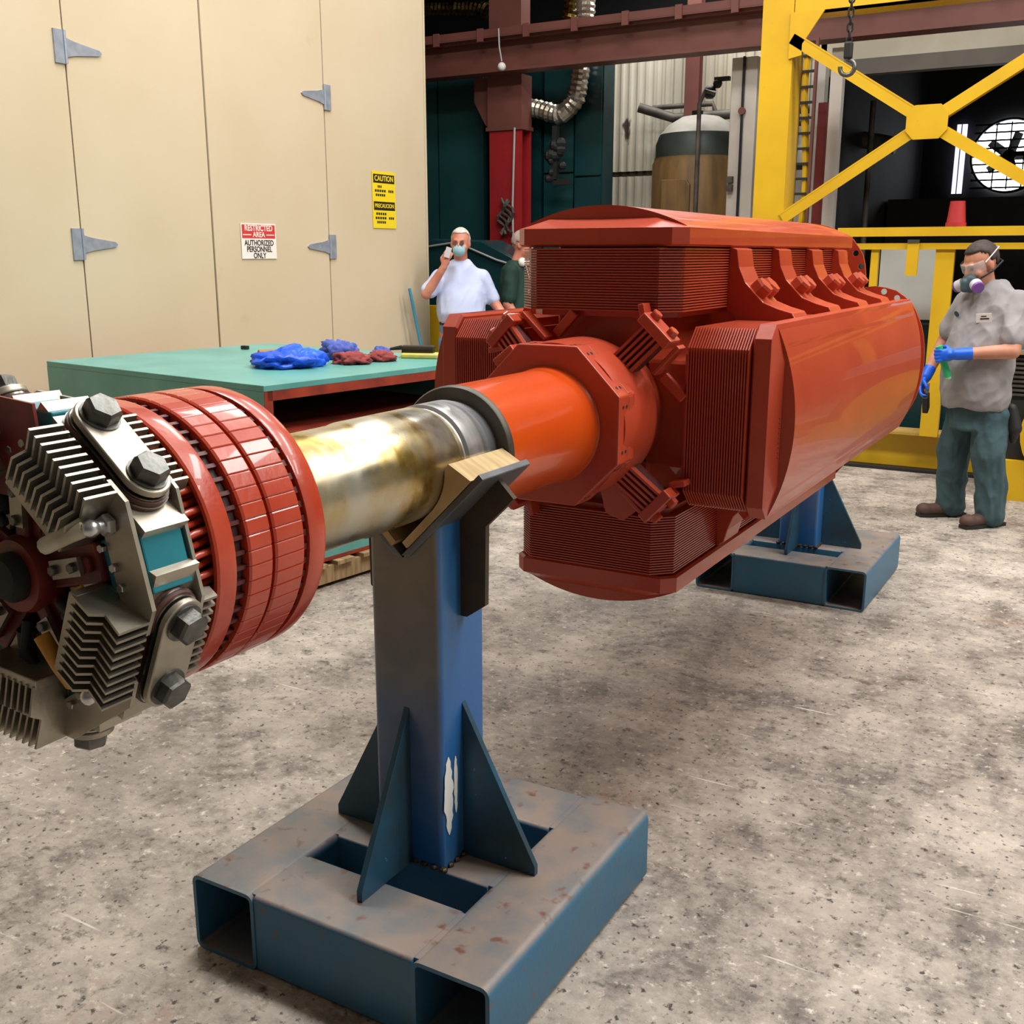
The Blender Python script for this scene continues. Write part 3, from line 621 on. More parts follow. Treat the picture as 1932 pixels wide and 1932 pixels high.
def tile(y0, y1, r0=.222, r1=.2392, fr=.965):
    a = g * fr / 2; mb = MB(); sec = []
    for y, dr_ in ((y0, .0025), (y0 + .004, 0), (y1 - .004, 0), (y1, .0025)):
        sec.append([(r0 * sin(-a), y, r0 * cos(-a)), ((r1 - dr_ - .001) * sin(-a), y, (r1 - dr_ - .001) * cos(-a)), ((r1 - dr_) * sin(-a * .85), y, (r1 - dr_) * cos(a * .85)), ((r1 - dr_) * 0, y, (r1 - dr_)), ((r1 - dr_) * sin(a * .85), y, (r1 - dr_) * cos(a * .85)), ((r1 - dr_ - .001) * sin(a), y, (r1 - dr_ - .001) * cos(a)), (r0 * sin(a), y, r0 * cos(a))])
    return mb.loft(sec).mesh('slot_wedge', DRUMRED, 20)
ta, tb = tile(1.170, 1.2230), tile(1.2292, 1.299)
tooth = MB().loft([[(x, y, z) for x, y in ((-.0034, y0), (.0034, y0), (.0034, y1), (-.0034, y1))] for z, y0, y1 in ((.218, 1.141, 1.174), (.231, 1.144, 1.171))]).mesh('slot_tooth', DARKRED)
tooth2 = MB().bb((-.0055, 1.298, .218), (.0055, 1.314, .2325)).mesh('slot_tooth', DARKRED)
lp = [(-.012, 1.132, .2195), (-.009, 1.090, .2195), (-.007, 1.072, .219), (-.001, 1.062, .218), (.006, 1.064, .216), (.010, 1.076, .213), (.009, 1.095, .209), (.004, 1.132, .206)]
loop = MB().tube(lp, .0058, 7); loop.tube([(-.006, 1.132, .202), (-.002, 1.090, .202), (.003, 1.072, .200), (.011, 1.066, .198), (.018, 1.074, .196), (.019, 1.095, .193), (.013, 1.132, .190)], .0056, 7); loopm = loop.mesh('winding_loop', DRUMRED, 60)
for k in range(NT):
    a = k * g
    link('slot_wedge', ta, dr, rot=(0, a, 0)); link('slot_wedge', tb, dr, rot=(0, a, 0))
    link('slot_tooth', tooth, dr, rot=(0, a + g / 2, 0)); link('slot_tooth', tooth2, dr, rot=(0, a + g / 2, 0))
for k in range(42): link('winding_loop', loopm, dr, rot=(0, 2 * pi * k / 42, 0))

# ------------------------------------------------------------------ rectifier wheel in front of the drum
YC = 1.0
wheel = part('rectifier_hub', MB().lathe([(.02, .93), (.055, .93), (.06, .945), (.06, 1.0), (.19, 1.02), (.20, 1.03), (.20, 1.06), (.02, 1.06)], 40), REDOX, 40)
finp = [(-.098, .150), (-.106, .195), (-.088, .206), (-.100, .250), (-.046, .250), (-.040, .150), (.050, .150), (.054, .246), (.084, .246), (.090, .222), (.060, .212), (.06, .150)]
fin = MB().prism([(y, z) for y, z in finp], -.0022, .0022, lambda u, v, w_: (w_, YC + u, v)).mesh('fin', ALU)
stad = lambda L_, r, n=12: [(L_ + r * cos(t), r * sin(t)) for t in [-pi / 2 + pi * i / n for i in range(n + 1)]] + [(-L_ + r * cos(t), r * sin(t)) for t in [pi / 2 + pi * i / n for i in range(n + 1)]]
def stm(name, L_, r, a, b, mat): return MB().prism(stad(L_, r), a, b, lambda u, v, w_: (u, YC + .004 + v, w_)).mesh(name, mat, 40)
corem = MB().bb((-.068, YC - .042, .10), (.068, YC + .052, .212)).bb((-.068, YC - .096, .140), (.068, YC + .058, .156)).mesh('heat_sink', ALU)
basem = MB().bb((-.128, YC - .034, .214), (.128, YC + .046, .230)).mesh('mounting_plate', ALUD)
dsc = MB(); 
for s in (-1, 1): dsc.cyl((s * .058, YC + .004, .230), (s * .058, YC + .004, .2365), .041, n=28); dsc.cyl((s * .058, YC + .004, .2395), (s * .058, YC + .004, .246), .040, n=28)
dsc.bb((-.058, YC - .034, .230), (.058, YC + .042, .237))
dscm = dsc.mesh('insulator_disc', BROWNINS, 40)
wsh = stm('spring_leaf', .058, .0375, .246, .250, STEEL); bar = stm('clamp_bar', .058, .036, .253, .264, ALUD)
wsm = MB(); [wsm.cyl((s * .058, YC + .004, .2365), (s * .058, YC + .004, .2395), .042, n=28) for s in (-1, 1)]; wsmm = wsm.mesh('washer', STEEL, 40)
plug = MB().cyl((0, YC + .004, .237), (0, YC + .004, .253), .018, n=16).mesh('spring_plug', ALUD, 40)
hexs = []
for s in (-1, 1):
    m_ = MB(); m_.cyl((s * .058, YC + .004, .264), (s * .058, YC + .004, .267), .030, n=24); m_.hexbolt((s * .058, YC + .004, .267), (0, 0, 1), .0265, .021); hexs.append(m_.mesh('clamp_bolt', BOLTM, 30))
TA = 49.5
for k in range(5):
    th = TA - 72 * k; ry = radians(90 - th)
    h = partm('heat_sink', corem, ry, .002)
    for i in range(10): link('fin', fin, h, loc=(-.0655 + i * .01455, 0, 0))
    p = partm('clamp_bar', bar, ry, .002)
    for nm, me in (('mounting_plate', basem), ('insulator_disc', dscm), ('washer', wsmm), ('spring_leaf', wsh), ('spring_plug', plug)): link(nm, me, p)
    for me in hexs: link('clamp_bolt', me, p)
# connecting frames with teal blocks between the clamps
tb_ = MB().bb((-.030, YC - .036, .165), (.056, YC + .038, .250)).mesh('teal_block', TEALBLK)
fp = MB(); fp.prism([(-.11, .192), (.11, .192), (.112, .226), (.078, .252), (-.078, .252), (-.112, .226)], YC - .047, YC - .040, lambda u, v, w_: (u, w_, v)); fpm = fp.mesh('side_plate', ALUD)
fp2 = MB(); fp2.prism([(-.125, .195), (.125, .195), (.115, .232), (.08, .254), (-.08, .254), (-.115, .232)], YC + .042, YC + .048, lambda u, v, w_: (u, w_, v)); fpm2 = fp2.mesh('side_plate', ALUD)
eb = [MB().bb((s * .075 - .022, YC - .04, .19), (s * .075 + .022, YC + .042, .225)).mesh('end_block', ALUD) for s in (-1, 1)]
stud = MB().cyl((-.052, YC - .085, .212), (-.052, YC - .04, .212), .009, n=12); stud.hexbolt((-.052, YC - .050, .212), (0, -1, 0), .016, .012); stud.ball((-.052, YC - .080, .212), .013, 10); studm = stud.mesh('stud', CHROME, 40)
sb = MB(); 
for x, z in ((.01, .20), (.04, .205), (-.02, .185)): sb.hexbolt((x, YC - .047, z), (0, -1, 0), .007, .008)
sbm = sb.mesh('small_bolts', STEEL, 30)
red = MB().prism([(-.13, .11), (.065, .12), (.038, .262), (-.085, .262), (-.13, .20)], YC - .053, YC - .048, lambda u, v, w_: (u, w_, v))
redm = red.mesh('red_side_plate', REDOX)
for k in range(5):
    th = TA - 36 - 72 * k; ry = radians(90 - th)
    b = partm('teal_block', tb_, ry, .003)
    isred = (k in (3, 4))
    link('side_plate', redm if k == 4 else fpm, b); link('side_plate', fpm2, b)
    link('end_block', eb[1], b)
    link('stud', studm, b); link('small_bolts', sbm, b)
# red spokes, boards and cable lugs inside the wheel
for k in range(5):
    ry = radians(90 - (TA - 36 - 72 * k))
    sp = part('spoke', MB().bb((-.03, .955, .045), (.03, .985, .165)).bb((-.012, .945, .05), (.012, .957, .15)), REDOX, None, .004, ry)
    link('ivory_board', MB().bb((.032, .965, .07), (.085, .972, .145)).mesh('ivory_board', IVORY), sp)
    link('link_plate', MB().bb((-.014, .938, .075), (.014, .945, .14)).mesh('link_plate', ALU), sp)
    for z in (.085, .128): link('link_bolt', MB().hexbolt((0, .938, z), (0, -1, 0), .008, .008).mesh('link_bolt', BOLTM, 30), sp)
    slv = YELSLV if k in (0, 1) else WHITESLV
    s1 = [(-.052, YC - .082, .203), (-.046, YC - .092, .172), (-.035, YC - .095, .12)] if k != 1 else [(.0, YC - .06, .18), (-.02, YC - .08, .15), (-.02, YC - .085, .10)]
    if k == 0:
        link('sleeve', MB().tube([(-.054, YC - .082, .202), (-.050, YC - .094, .182), (-.040, YC - .100, .132)], .0125, 10).mesh('sleeve', WHITESLV, 60), sp)
        link('sleeve', MB().tube([(.085, YC - .06, .175), (.06, YC - .07, .155), (.03, YC - .075, .140)], .0115, 10).mesh('sleeve', YELSLV, 60), sp)
    else:
        link('sleeve', MB().tube(s1, .012, 10).mesh('sleeve', slv, 60), sp)
    link('cable', MB().tube([(.05, .95, .06), (.075, .94, .10), (.07, .95, .15), (.05, .97, .18)], .008, 8).mesh('cable', BLACKR, 60), sp)
    link('fuse_body', MB().cyl((-.045, .955, .085), (-.09, .96, .15), .016, n=12).mesh('fuse_body', BLACKR, 40), sp)
part('centre_cap', MB().lathe([(.005, .905), (.03, .907), (.038, .918), (.038, .935), (.005, .935)], 24), BLACKM, 40)
# ------------------------------------------------------------------ support stands
def rtube(mb, a, b, w, h, t, axis, r=.022):
    """hollow rounded rectangular tube; a,b = end points on the axis centre line"""
    def rr(W, H, R, n=4):
        pts = []
        for cx_, cy_, s0 in ((W / 2 - R, H / 2 - R, 0), (-W / 2 + R, H / 2 - R, pi / 2), (-W / 2 + R, -H / 2 + R, pi), (W / 2 - R, -H / 2 + R, 1.5 * pi)):
            pts += [(cx_ + R * cos(s0 + pi / 2 * i / n), cy_ + R * sin(s0 + pi / 2 * i / n)) for i in range(n + 1)]
        return pts
    o = rr(w, h, r); i_ = rr(w - 2 * t, h - 2 * t, max(.004, r - t))
    f = (lambda u, v, k: (a[0] + u, k, a[2] + v)) if axis == 'y' else (lambda u, v, k: (k, a[1] + u, a[2] + v)) if axis == 'x' else (lambda u, v, k: (a[0] + u, a[1] + v, k))
    k0, k1 = (a[1], b[1]) if axis == 'y' else (a[0], b[0]) if axis == 'x' else (a[2], b[2])
    mb.loft([[f(u, v, k0) for u, v in i_], [f(u, v, k0) for u, v in o], [f(u, v, k1) for u, v in o], [f(u, v, k1) for u, v in i_], [f(u, v, k0) for u, v in i_]], caps=False)
    return mb
def stand(loc, label):
    s = empty('support_stand', loc); tag(s, label, 'stand', 'blue shaft stands under the rotor')
    H = .2
    for x in (-.325, .32): rtube(MB(), (x, -.41, H / 2), (x, .41, H / 2), .195, H, .010, 'y').build('skid_tube', BLUET, s, 40)
    for y, w_ in ((-.305, .205), (0.0, .20), (.305, .205)):
        rtube(MB(), (-.2275, y, H / 2 - .0005), (.2225, y, H / 2 - .0005), w_, H - .001, .010, 'x', .012 if y else .006).build('cross_tube', BLUET, s, 40)
    for x in (-.2275, .2225):
        for y, w_ in ((-.305, .185), (0.0, .185), (.305, .185)): MB().bb((x - .017, y - w_ / 2, H - .016), (x + .017, y + w_ / 2, H - .0015)).build('weld_seam', BLUET, s, None, .002)
    # post with V-cut top
    po = MB(); pw, z0, z1, vz = .098, H, 1.115, .975
    R4 = .016; sec = []
    for cx_, cy_, s0 in ((pw - R4, pw - R4, 0), (-pw + R4, pw - R4, pi / 2), (-pw + R4, -pw + R4, pi), (pw - R4, -pw + R4, 1.5 * pi)):
        a_ = [(cx_ + R4 * cos(s0 + pi / 2 * i / 4), cy_ + R4 * sin(s0 + pi / 2 * i / 4)) for i in range(5)]
        sec += a_
    # extra points where the V crosses the front and back faces
    out = []
    for i, p in enumerate(sec):
        out.append(p); q = sec[(i + 1) % len(sec)]
        if abs(p[1] - q[1]) < 1e-6 and abs(p[0] - q[0]) > .1: out += [(p[0] * .5, p[1]), (0.0, p[1]), (q[0] * .5, p[1])]
    top = [min(vz + abs(x) * 1.0, z1) for x, y in out]
    po.loft([[(x, y, z0) for x, y in out], [(x, y, t) for (x, y), t in zip(out, top)]], caps=False); po.build('post', POSTM, s, 50)
    # weld bead at the foot of the post
    bead = MB(); n = 28
    for i in range(n):
        t = i / n * 4; k = int(t); f = (t - k) * 2 - 1; x, y = [(f, -1), (1, f), (-f, 1), (-1, -f)][k]; bead.ball((x * pw, y * pw, H + .004), (.012, .012, .007), 6)
    bead.build('weld_bead', RUSTED, s)
    # gussets
    for dx, dy in ((0, -1), (1, 0), (0, 1), (-1, 0)):
        g_ = [(pw - .002, H), (.30, H), (.30, H + .025), (pw - .002, H + .41)]
        fn = (lambda u, v, w_: (w_, dy * u, v)) if dx == 0 else (lambda u, v, w_: (dx * u, w_, v))
        MB().prism(g_, -.008, .008, fn).build('gusset', GUSS, s, None, .0015)
    # saddle: two plates in a V plus a rib under each
    c45 = sqrt(.5)
    for sg in (-1, 1):
        o_ = MB(); L0, L1, t = 0.0, .298, .016
        u = Vector((sg * c45, 0, c45)); nrm = Vector((sg * c45, 0, -c45)); A = Vector((0, 0, .982))
        P_ = [A + u * L0, A + u * L1, A + u * L1 + nrm * t, A + u * (L0 + .016) + nrm * t]
        o_.loft([[(p.x, y, p.z) for p in P_] for y in (-.105, .105)]); o_.build('saddle_plate', SADDLE, s, None, .002)
        a_ = A + u * .270 + nrm * t; rib = [(pw - .002, 1.06), tuple((A + u * .12 + nrm * t)[i] * (sg if i == 0 else 1) for i in (0, 2)), (a_.x * sg, a_.z), ((a_ + nrm * .055).x * sg, (a_ + nrm * .055).z), (.168, 1.05), (.165, .86), (.115, .825), (pw - .002, .825)]
        MB().prism(rib, -.008, .008, lambda p, q, w_: (sg * p, w_, q)).build('saddle_rib', RUSTED, s, None, .0015)
    return s
st1 = stand((-1.39, 1.995, 0), 'near blue steel stand carrying the bare shaft')
# brush stroke of white paint and specks on the near post
sp = MB(); random.seed(3)
for j, (ya, yb) in enumerate(((-.092, -.052), (-.049, -.034))):
    L_, R_p = [], []
    for i in range(15):
        z = (.285 if j == 0 else .33) + (.205 if j == 0 else .15) * i / 14; e = sin(pi * i / 14) ** .5
        mid = (ya + yb) / 2; L_.append((.0992, mid - (mid - ya) * e * random.uniform(.6, 1.1) - .001, z)); R_p.append((.0992, mid + (yb - mid) * e * random.uniform(.6, 1.1) + .001, z))
    sp.add(L_ + R_p + [(x + .0006, y, z) for x, y, z in L_ + R_p], [(i, i + 1, 15 + i + 1, 15 + i) for i in range(14)] + [(30 + i, 45 + i, 45 + i + 1, 30 + i + 1) for i in range(14)])
sp.build('white_paint_smear', pmat('white_smear', lin(226, 226, 222), .6), st1)
st2 = stand((-1.37, 5.375, 0), 'far blue steel stand under the rotor back end')
# packing wood in both saddles
for k, (bx, by_, bz) in enumerate(((-1.39, 1.995, 0), (-1.37, 5.375, 0))):
    for sg in (-1, 1):
        u = Vector((sg * sqrt(.5), 0, sqrt(.5))); nrm = Vector((sg * sqrt(.5), 0, -sqrt(.5))); A = Vector((bx, by_, .9825))
        c = A + u * .15 - nrm * .0005; d0 = .1453 - .0006; pr = [(-.12, 0), (.125, 0)]
        for i in range(11):
            uu = .108 - .108 * i / 10; pr.append((uu, min(.062, d0 - sqrt(max(.0, .1275 ** 2 - (uu + .0047) ** 2)))))
        pr += [(-.06, .0165), (-.12, .0165)]
        o = MB().loft([[tuple(u * p - nrm * q + Vector((0, y, 0))) for p, q in pr] for y in (-.112, .118)]).build('packing_board', WOOD, None, None, 0, loc=c)
        tag(o, ['plywood packing board in the left arm of the near saddle', 'plywood packing board in the right arm of the near saddle', 'packing board in the left arm of the far saddle', 'packing board in the right arm of the far saddle'][k * 2 + (sg > 0)], 'packing board', 'packing boards under the shaft')

# ------------------------------------------------------------------ teal housing on a pallet
ang = radians(-8.0)
ca, sa = cos(ang), sin(ang)
N_ = Vector((-3.475, 3.685, 0)); ex = Vector((ca, sa, 0)); ey = Vector((-sa, ca, 0))
LEN, DEP, ZB, ZT = 1.62, 1.93, .13, 1.058
cen = N_ - ex * DEP / 2 + ey * LEN / 2
hs = empty('machine_housing', (cen.x, cen.y, 0), ang); tag(hs, 'large teal sheet steel housing with red lined open side', 'housing')
hx, hy = DEP / 2, LEN / 2
MB().bb((-hx, -hy, ZT - .03), (hx, hy, ZT)).build('top_sheet', TEAL, hs, None, .003)
MB().bb((-hx, -hy, ZB), (hx - .001, -hy + .02, ZT - .03)).build('end_sheet', TEAL, hs)
MB().bb((-hx, hy - .02, ZB), (hx - .001, hy, ZT - .03)).build('end_sheet', TEAL, hs)
MB().bb((-hx, -hy + .02, ZB), (-hx + .02, hy - .02, ZT - .03)).build('back_sheet', HOUSERED, hs)
MB().bb((-hx + .02, -hy + .02, ZB), (hx, hy - .02, ZB + .02)).build('floor_sheet', HOUSERED, hs)
MB().bb((hx - .02, -hy + .02, ZB + .02), (hx, hy - .02, .40)).build('front_sheet', TEAL, hs)
MB().bb((hx - .03, -hy + .02, ZT - .075), (hx + .002, hy - .02, ZT - .03)).bb((hx - .03, -hy + .001, .40), (hx + .002, -hy + .05, ZT - .03)).bb((hx - .03, hy - .05, .40), (hx + .002, hy - .001, ZT - .03)).build('red_edge_frame', HOUSERED, hs)
MB().bb((-hx * .1, -hy + .05, .80), (hx - .04, hy - .05, .82)).build('inner_shelf', HOUSERED, hs)
MB().bb((-.3, -hy - .0015, .86), (.05, -hy, .885)).build('scuff_patch', pmat('rubbed_teal', lin(116, 160, 150), .5), hs)
pa = empty('pallet', (cen.x, cen.y, 0), ang); tag(pa, 'wooden pallet under the teal housing', 'pallet')
for i in range(9):
    y = -hy + .07 + i * (LEN - .14) / 8; MB().bb((-hx - .02, y - .06, .108), (hx + .04, y + .06, .128)).build('deck_board', WOOD2, pa)
for x in (-hx + .1, 0, hx - .03): MB().bb((x - .045, -hy, .02), (x + .045, hy, .107)).build('stringer', WOOD2, pa)
for y in (-hy + .06, 0, hy - .06): MB().bb((-hx, y - .06, 0.001), (hx + .03, y + .06, .019)).build('bottom_board', WOOD2, pa)

# rags and tools on the housing
def rag(name, x, y, sx, sy, sz, mat, lab, seed, cat='rag', fold=1.0):
    me = bpy.data.meshes.new(name); bm = bmesh.new(); bmesh.ops.create_icosphere(bm, subdivisions=4, radius=1)
    for v in bm.verts:
        p = v.co.copy(); q = p * 2.2 + Vector((seed * 7.3, seed * 3.1, 0))
        r = .95 + .30 * noise.noise(q * .8) + .22 * fold * (.5 - abs(noise.noise(q * 1.9)) * 1.6) + .24 * fold * (.35 - abs(noise.noise(q * 3.6)) * 1.5)
        p = p * r; v.co = Vector((p.x * sx / 2, p.y * sy / 2, max(0, p.z + .25) * sz))
    bm.to_mesh(me); bm.free(); me.materials.append(mat)
    me.polygons.foreach_set('use_smooth', [True] * len(me.polygons))
    o = link(name, me, None, 0, (x, y, ZT)); return tag(o, lab, cat)
NITB = pmat('blue_nitrile', lin(14, 96, 232), .38, 0, lin(10, 70, 200), 12)
RAGR = pmat('dull_red_cloth', lin(156, 66, 62), .85, 0, lin(120, 46, 46), 14)
RAGB = pmat('violet_blue_cloth', lin(80, 98, 178), .8, 0, lin(50, 66, 140), 14)
def onbox(px, py, z=ZT):   # picture point carried to the top sheet (layout computed once, in metres)
    return px, py
rag('crumpled_gloves', -3.98, 4.42, .38, .36, .085, NITB, 'bright blue crumpled gloves heaped on the teal housing', 1, 'gloves')
rag('shop_rag', -3.78, 4.72, .22, .2, .055, RAGR, 'larger dull red shop rag beside the blue gloves', 2)
rag('shop_rag', -3.72, 4.92, .17, .15, .05, RAGR, 'smaller red rag right of the larger one', 3)
rag('shop_rag', -4.02, 4.92, .26, .2, .085, RAGB, 'violet blue cloth behind the red rags', 4)
rag('shop_rag', -3.86, 5.10, .12, .10, .05, RAGB, 'dark blue cloth scrap next to the yellow pad', 5)
tag(MB().cyl((-4.36, 4.60, ZT + .03), (-4.25, 4.78, ZT + .03), .03, n=14).build('cardboard_tube', pmat('tan_tube', lin(150, 116, 62), .7), None, 40), 'short tan tube behind the blue gloves', 'tube')
pd = empty('scrub_pad', (-3.62, 5.2, ZT), .3); tag(pd, 'pale yellow pad lying under the black brush', 'pad')
MB().prism([(-.12, -.07), (.10, -.07), (.13, -.03), (.12, .07), (-.10, .08), (-.14, .02)], 0, .028, lambda u, v, w_: (u, v, w_)).build('pad_body', pmat('yellow_pad', lin(214, 196, 70), .8, 0, lin(190, 176, 110), 12), pd, None, .008)
bh = empty('bench_brush', (-3.66, 5.2, ZT + .028), .35); tag(bh, 'black bench brush lying on the yellow pad', 'brush')
MB().box((0, 0, .03), (.2, .06, .025)).build('brush_back', pmat('dark_brush', lin(44, 34, 26), .7), bh, None, .008); MB().box((.0, 0, .009), (.19, .05, .018)).build('bristles', BLACKR, bh); MB().cyl((-.1, 0, .03), (-.17, 0, .02), .014, .008, n=8).build('tip', BLACKR, bh)
tag(MB().box((-4.95, 5.1, ZT + .012), (.05, .03, .024)).build('bolt_nut', BLACKR, None, None, .004), 'tiny dark nut near the back edge of the housing', 'nut')
# ------------------------------------------------------------------ people
SKIN = pmat('skin', lin(196, 140, 112), .55, 0, lin(182, 120, 96), 10)
SKIN2 = pmat('skin_ruddy', lin(206, 142, 118), .55, 0, lin(188, 112, 94), 9)
GREYSHIRT = pmat('grey_work_shirt', lin(150, 146, 146), .8, 0, lin(136, 132, 134), 5, bump=.25, bsc=9)
GREENPANT = pmat('grey_green_trousers', lin(62, 86, 92), .85, 0, lin(48, 72, 78), 5, bump=.3, bsc=8)
BOOT = pmat('brown_boot', lin(84, 58, 48), .7, 0, lin(66, 44, 38), 10)
GLOVE = pmat('blue_nitrile_glove', lin(16, 92, 214), .4)
HAIRD = pmat('dark_hair', lin(46, 36, 32), .7, 0, lin(66, 52, 46), 30)
HAIRW = pmat('white_hair', lin(214, 208, 202), .7, 0, lin(188, 180, 174), 30)
HAIRG = pmat('grey_hair', lin(168, 150, 144), .7, 0, lin(150, 130, 124), 30)
MASKG = pmat('respirator_rubber', lin(62, 84, 92), .5)
FILT = pmat('purple_filter', lin(118, 70, 150), .5); LGREY = pmat('light_plastic', lin(196, 192, 196), .5)
WSHIRT = pmat('pale_blue_white_shirt', lin(196, 206, 236), .8, 0, lin(184, 194, 228), 6, bump=.2, bsc=9)
JEANS = pmat('blue_jeans', lin(92, 128, 176), .85, 0, lin(110, 148, 192), 8)
POLO = pmat('dark_green_polo', lin(20, 58, 46), .8, 0, lin(16, 46, 38), 8)
MASKB = pmat('pale_blue_mask', lin(150, 190, 200), .8)
def glass_mat():
    m = bpy.data.materials.new('clear_lens'); m.use_nodes = True; b = m.node_tree.nodes['Principled BSDF']
    b.inputs['Base Color'].default_value = (.85, .9, .9, 1); b.inputs['Roughness'].default_value = .08; b.inputs['Alpha'].default_value = .25
    return m
LENS = glass_mat()
def blob(name, prims, mat, parent, voxel=.009, it=6, fold=0.0, fs=(9, 9, 4)):
    """one continuous surface from tapered capsules and ellipsoids"""
    mb = MB()
    for p in prims:
        if p[0] == 'c':
            _, a, b, r0, r1 = p; mb.ball(a, r0, 14); mb.ball(b, r1, 14); mb.cyl(a, b, r0, r1, 14)
        elif p[0] == 'e': mb.ball(p[1], p[2], 16, p[3] if len(p) > 3 else None)
        elif p[0] == 'b': mb.box(p[1], p[2], p[3] if len(p) > 3 else None)
        elif p[0] == 'l': mb.loft(p[1])
    t = link('tmp_blob', mb.mesh('tmp', mat))
    r = t.modifiers.new('r', 'REMESH'); r.mode = 'VOXEL'; r.voxel_size = voxel; r.use_smooth_shade = True
    s = t.modifiers.new('s', 'SMOOTH'); s.factor = .5; s.iterations = it
    dg = bpy.context.evaluated_depsgraph_get(); dg.update()
    me = bpy.data.meshes.new_from_object(t.evaluated_get(dg)); me.name = name
    bpy.data.objects.remove(t)
    me.materials.clear(); me.materials.append(mat)
    if fold:      # cloth creases
        nr = [v.normal.copy() for v in me.vertices]
        for v, n_ in zip(me.vertices, nr):
            q = Vector((v.co.x * fs[0], v.co.y * fs[1], v.co.z * fs[2])); t = v.co.x * 3 + v.co.z * 2
            q = q + Vector((noise.noise(q * .5), noise.noise(q * .5 + Vector((5, 5, 5))), 0)) * .8
            v.co += n_ * fold * ((.5 - abs(noise.noise(q)) * 2) + .5 * (.4 - abs(noise.noise(q * 2.1 + Vector((3, 1, 7)))) * 2))
    me.polygons.foreach_set('use_smooth', [True] * len(me.polygons))
    return link(name, me, parent)
def ring(c, rx, ry, z, n=20, R=None): return [(c[0] + rx * cos(2 * pi * i / n), c[1] + ry * sin(2 * pi * i / n), z) for i in range(n)]
def chain(pts, rs): return [('c', pts[i], pts[i + 1], rs[i], rs[i + 1]) for i in range(len(pts) - 1)]
def head_prims(H):   # H: head frame (4x4) at head centre, +Y face, +Z crown; unit metres
    P = lambda x, y, z: tuple(H @ Vector((x, y, z))); R3 = H.to_3x3()
    return [('e', P(0, -.012, .03), (.077, .094, .094), R3), ('e', P(0, .022, -.035), (.062, .072, .075), R3), ('e', P(0, .050, -.085), (.036, .036, .028), R3),
            ('e', P(0, .094, -.012), (.013, .020, .024), R3), ('e', P(0, .088, .012), (.009, .012, .03), R3), ('e', P(0, .080, -.058), (.024, .014, .008), R3), ('e', P(0, .082, -.068), (.021, .012, .007), R3),
            ('e', P(.076, -.006, -.004), (.010, .020, .032), R3), ('e', P(-.076, -.006, -.004), (.010, .020, .032), R3), ('e', P(.03, .080, .036), (.024, .012, .007), R3), ('e', P(-.03, .080, .036), (.024, .012, .007), R3),
            ('e', P(.042, .058, -.025), (.022, .02, .02), R3), ('e', P(-.042, .058, -.025), (.022, .02, .02), R3)]
def eyes(H, par):
    mb = MB(); R3 = H.to_3x3()
    for s in (-1, 1): mb.ball(tuple(H @ Vector((s * .030, .079, .012))), (.012, .008, .007), 10, R3)
    mb.build('eyes', pmat('eye', lin(50, 36, 30), .3), par, 60)
def hair_cap(H, mat, par, low=-.02, k=1.06):
    """cap of hair over the back and top of the skull"""
    mb = MB(); me = bpy.data.meshes.new('hair'); bm = bmesh.new(); bmesh.ops.create_uvsphere(bm, u_segments=32, v_segments=24, radius=1)
    dl = []
    for v in bm.verts:
        c = v.co
        front = c.y > .1; lim = .52 if c.y > .35 else (.30 if c.y > .05 else (-.25 if c.y > -.3 else -.55))
        if c.z < lim: dl.append(v)
    bmesh.ops.delete(bm, geom=dl, context='VERTS')
    for v in bm.verts:
        n_ = noise.noise(v.co * 9) * .03; v.co = Vector((v.co.x * .0815 * (1 + n_), -.014 + v.co.y * .099 * (1 + n_), .032 + v.co.z * .1 * (1 + n_)))
    bm.to_mesh(me); bm.free(); me.materials.append(mat); me.transform(H)
    me.polygons.foreach_set('use_smooth', [True] * len(me.polygons))
    o = link('hair', me, par); so = o.modifiers.new('t', 'SOLIDIFY'); so.thickness = .008; so.offset = -1; return o
def hand_prims(Hm, curl=.6, k=1.0, side=1, spread=.1):
    """Hm: frame at wrist, +Z toward the fingers, +X toward the thumb side, +Y back of the hand"""
    P = lambda v: tuple(Hm @ Vector((v[0] * side, v[1], v[2]))); out = []
    R3 = Hm.to_3x3()
    out += [('e', P((0, 0, .048 * k)), (.040 * k, .0155 * k, .05 * k), R3), ('c', P((0, 0, -.02)), P((0, 0, .03 * k)), .025 * k, .026 * k)]
    for i, (x, L_) in enumerate(((.030, .074), (.010, .082), (-.011, .076), (-.031, .060))):
        p = Vector((x * k, 0, .088 * k)); a = curl * .5; pts = [p]
        for j, f in enumerate((.45, .32, .23)):
            a2 = a + curl * j * .9; p = p + Vector((x * spread * f, -sin(a2) * L_ * f * k, cos(a2) * L_ * f * k)); pts.append(p)
        out += chain([P(q) for q in pts], [.0105 * k, .0098 * k, .009 * k, .0078 * k])
    tp = [Vector((.026, -.004, .030)) * k, Vector((.050, -.022, .052)) * k, Vector((.050, -.042, .076)) * k, Vector((.042, -.054, .094)) * k]
    out += chain([P(q) for q in tp], [.013 * k, .0115 * k, .0105 * k, .009 * k])
    return out
def frame(o, z, y):
    z = Vector(z).normalized(); x = Vector(y).cross(z).normalized(); y = z.cross(x)
    return Matrix(((x.x, y.x, z.x, o[0]), (x.y, y.y, z.y, o[1]), (x.z, y.z, z.z, o[2]), (0, 0, 0, 1)))
def headframe(c, yaw=0, pitch=0): return Matrix.Translation(c) @ Matrix.Rotation(yaw, 4, 'Z') @ Matrix.Rotation(pitch, 4, 'X')
def lerp(a, b, t): return tuple(p + (q - p) * t for p, q in zip(a, b))

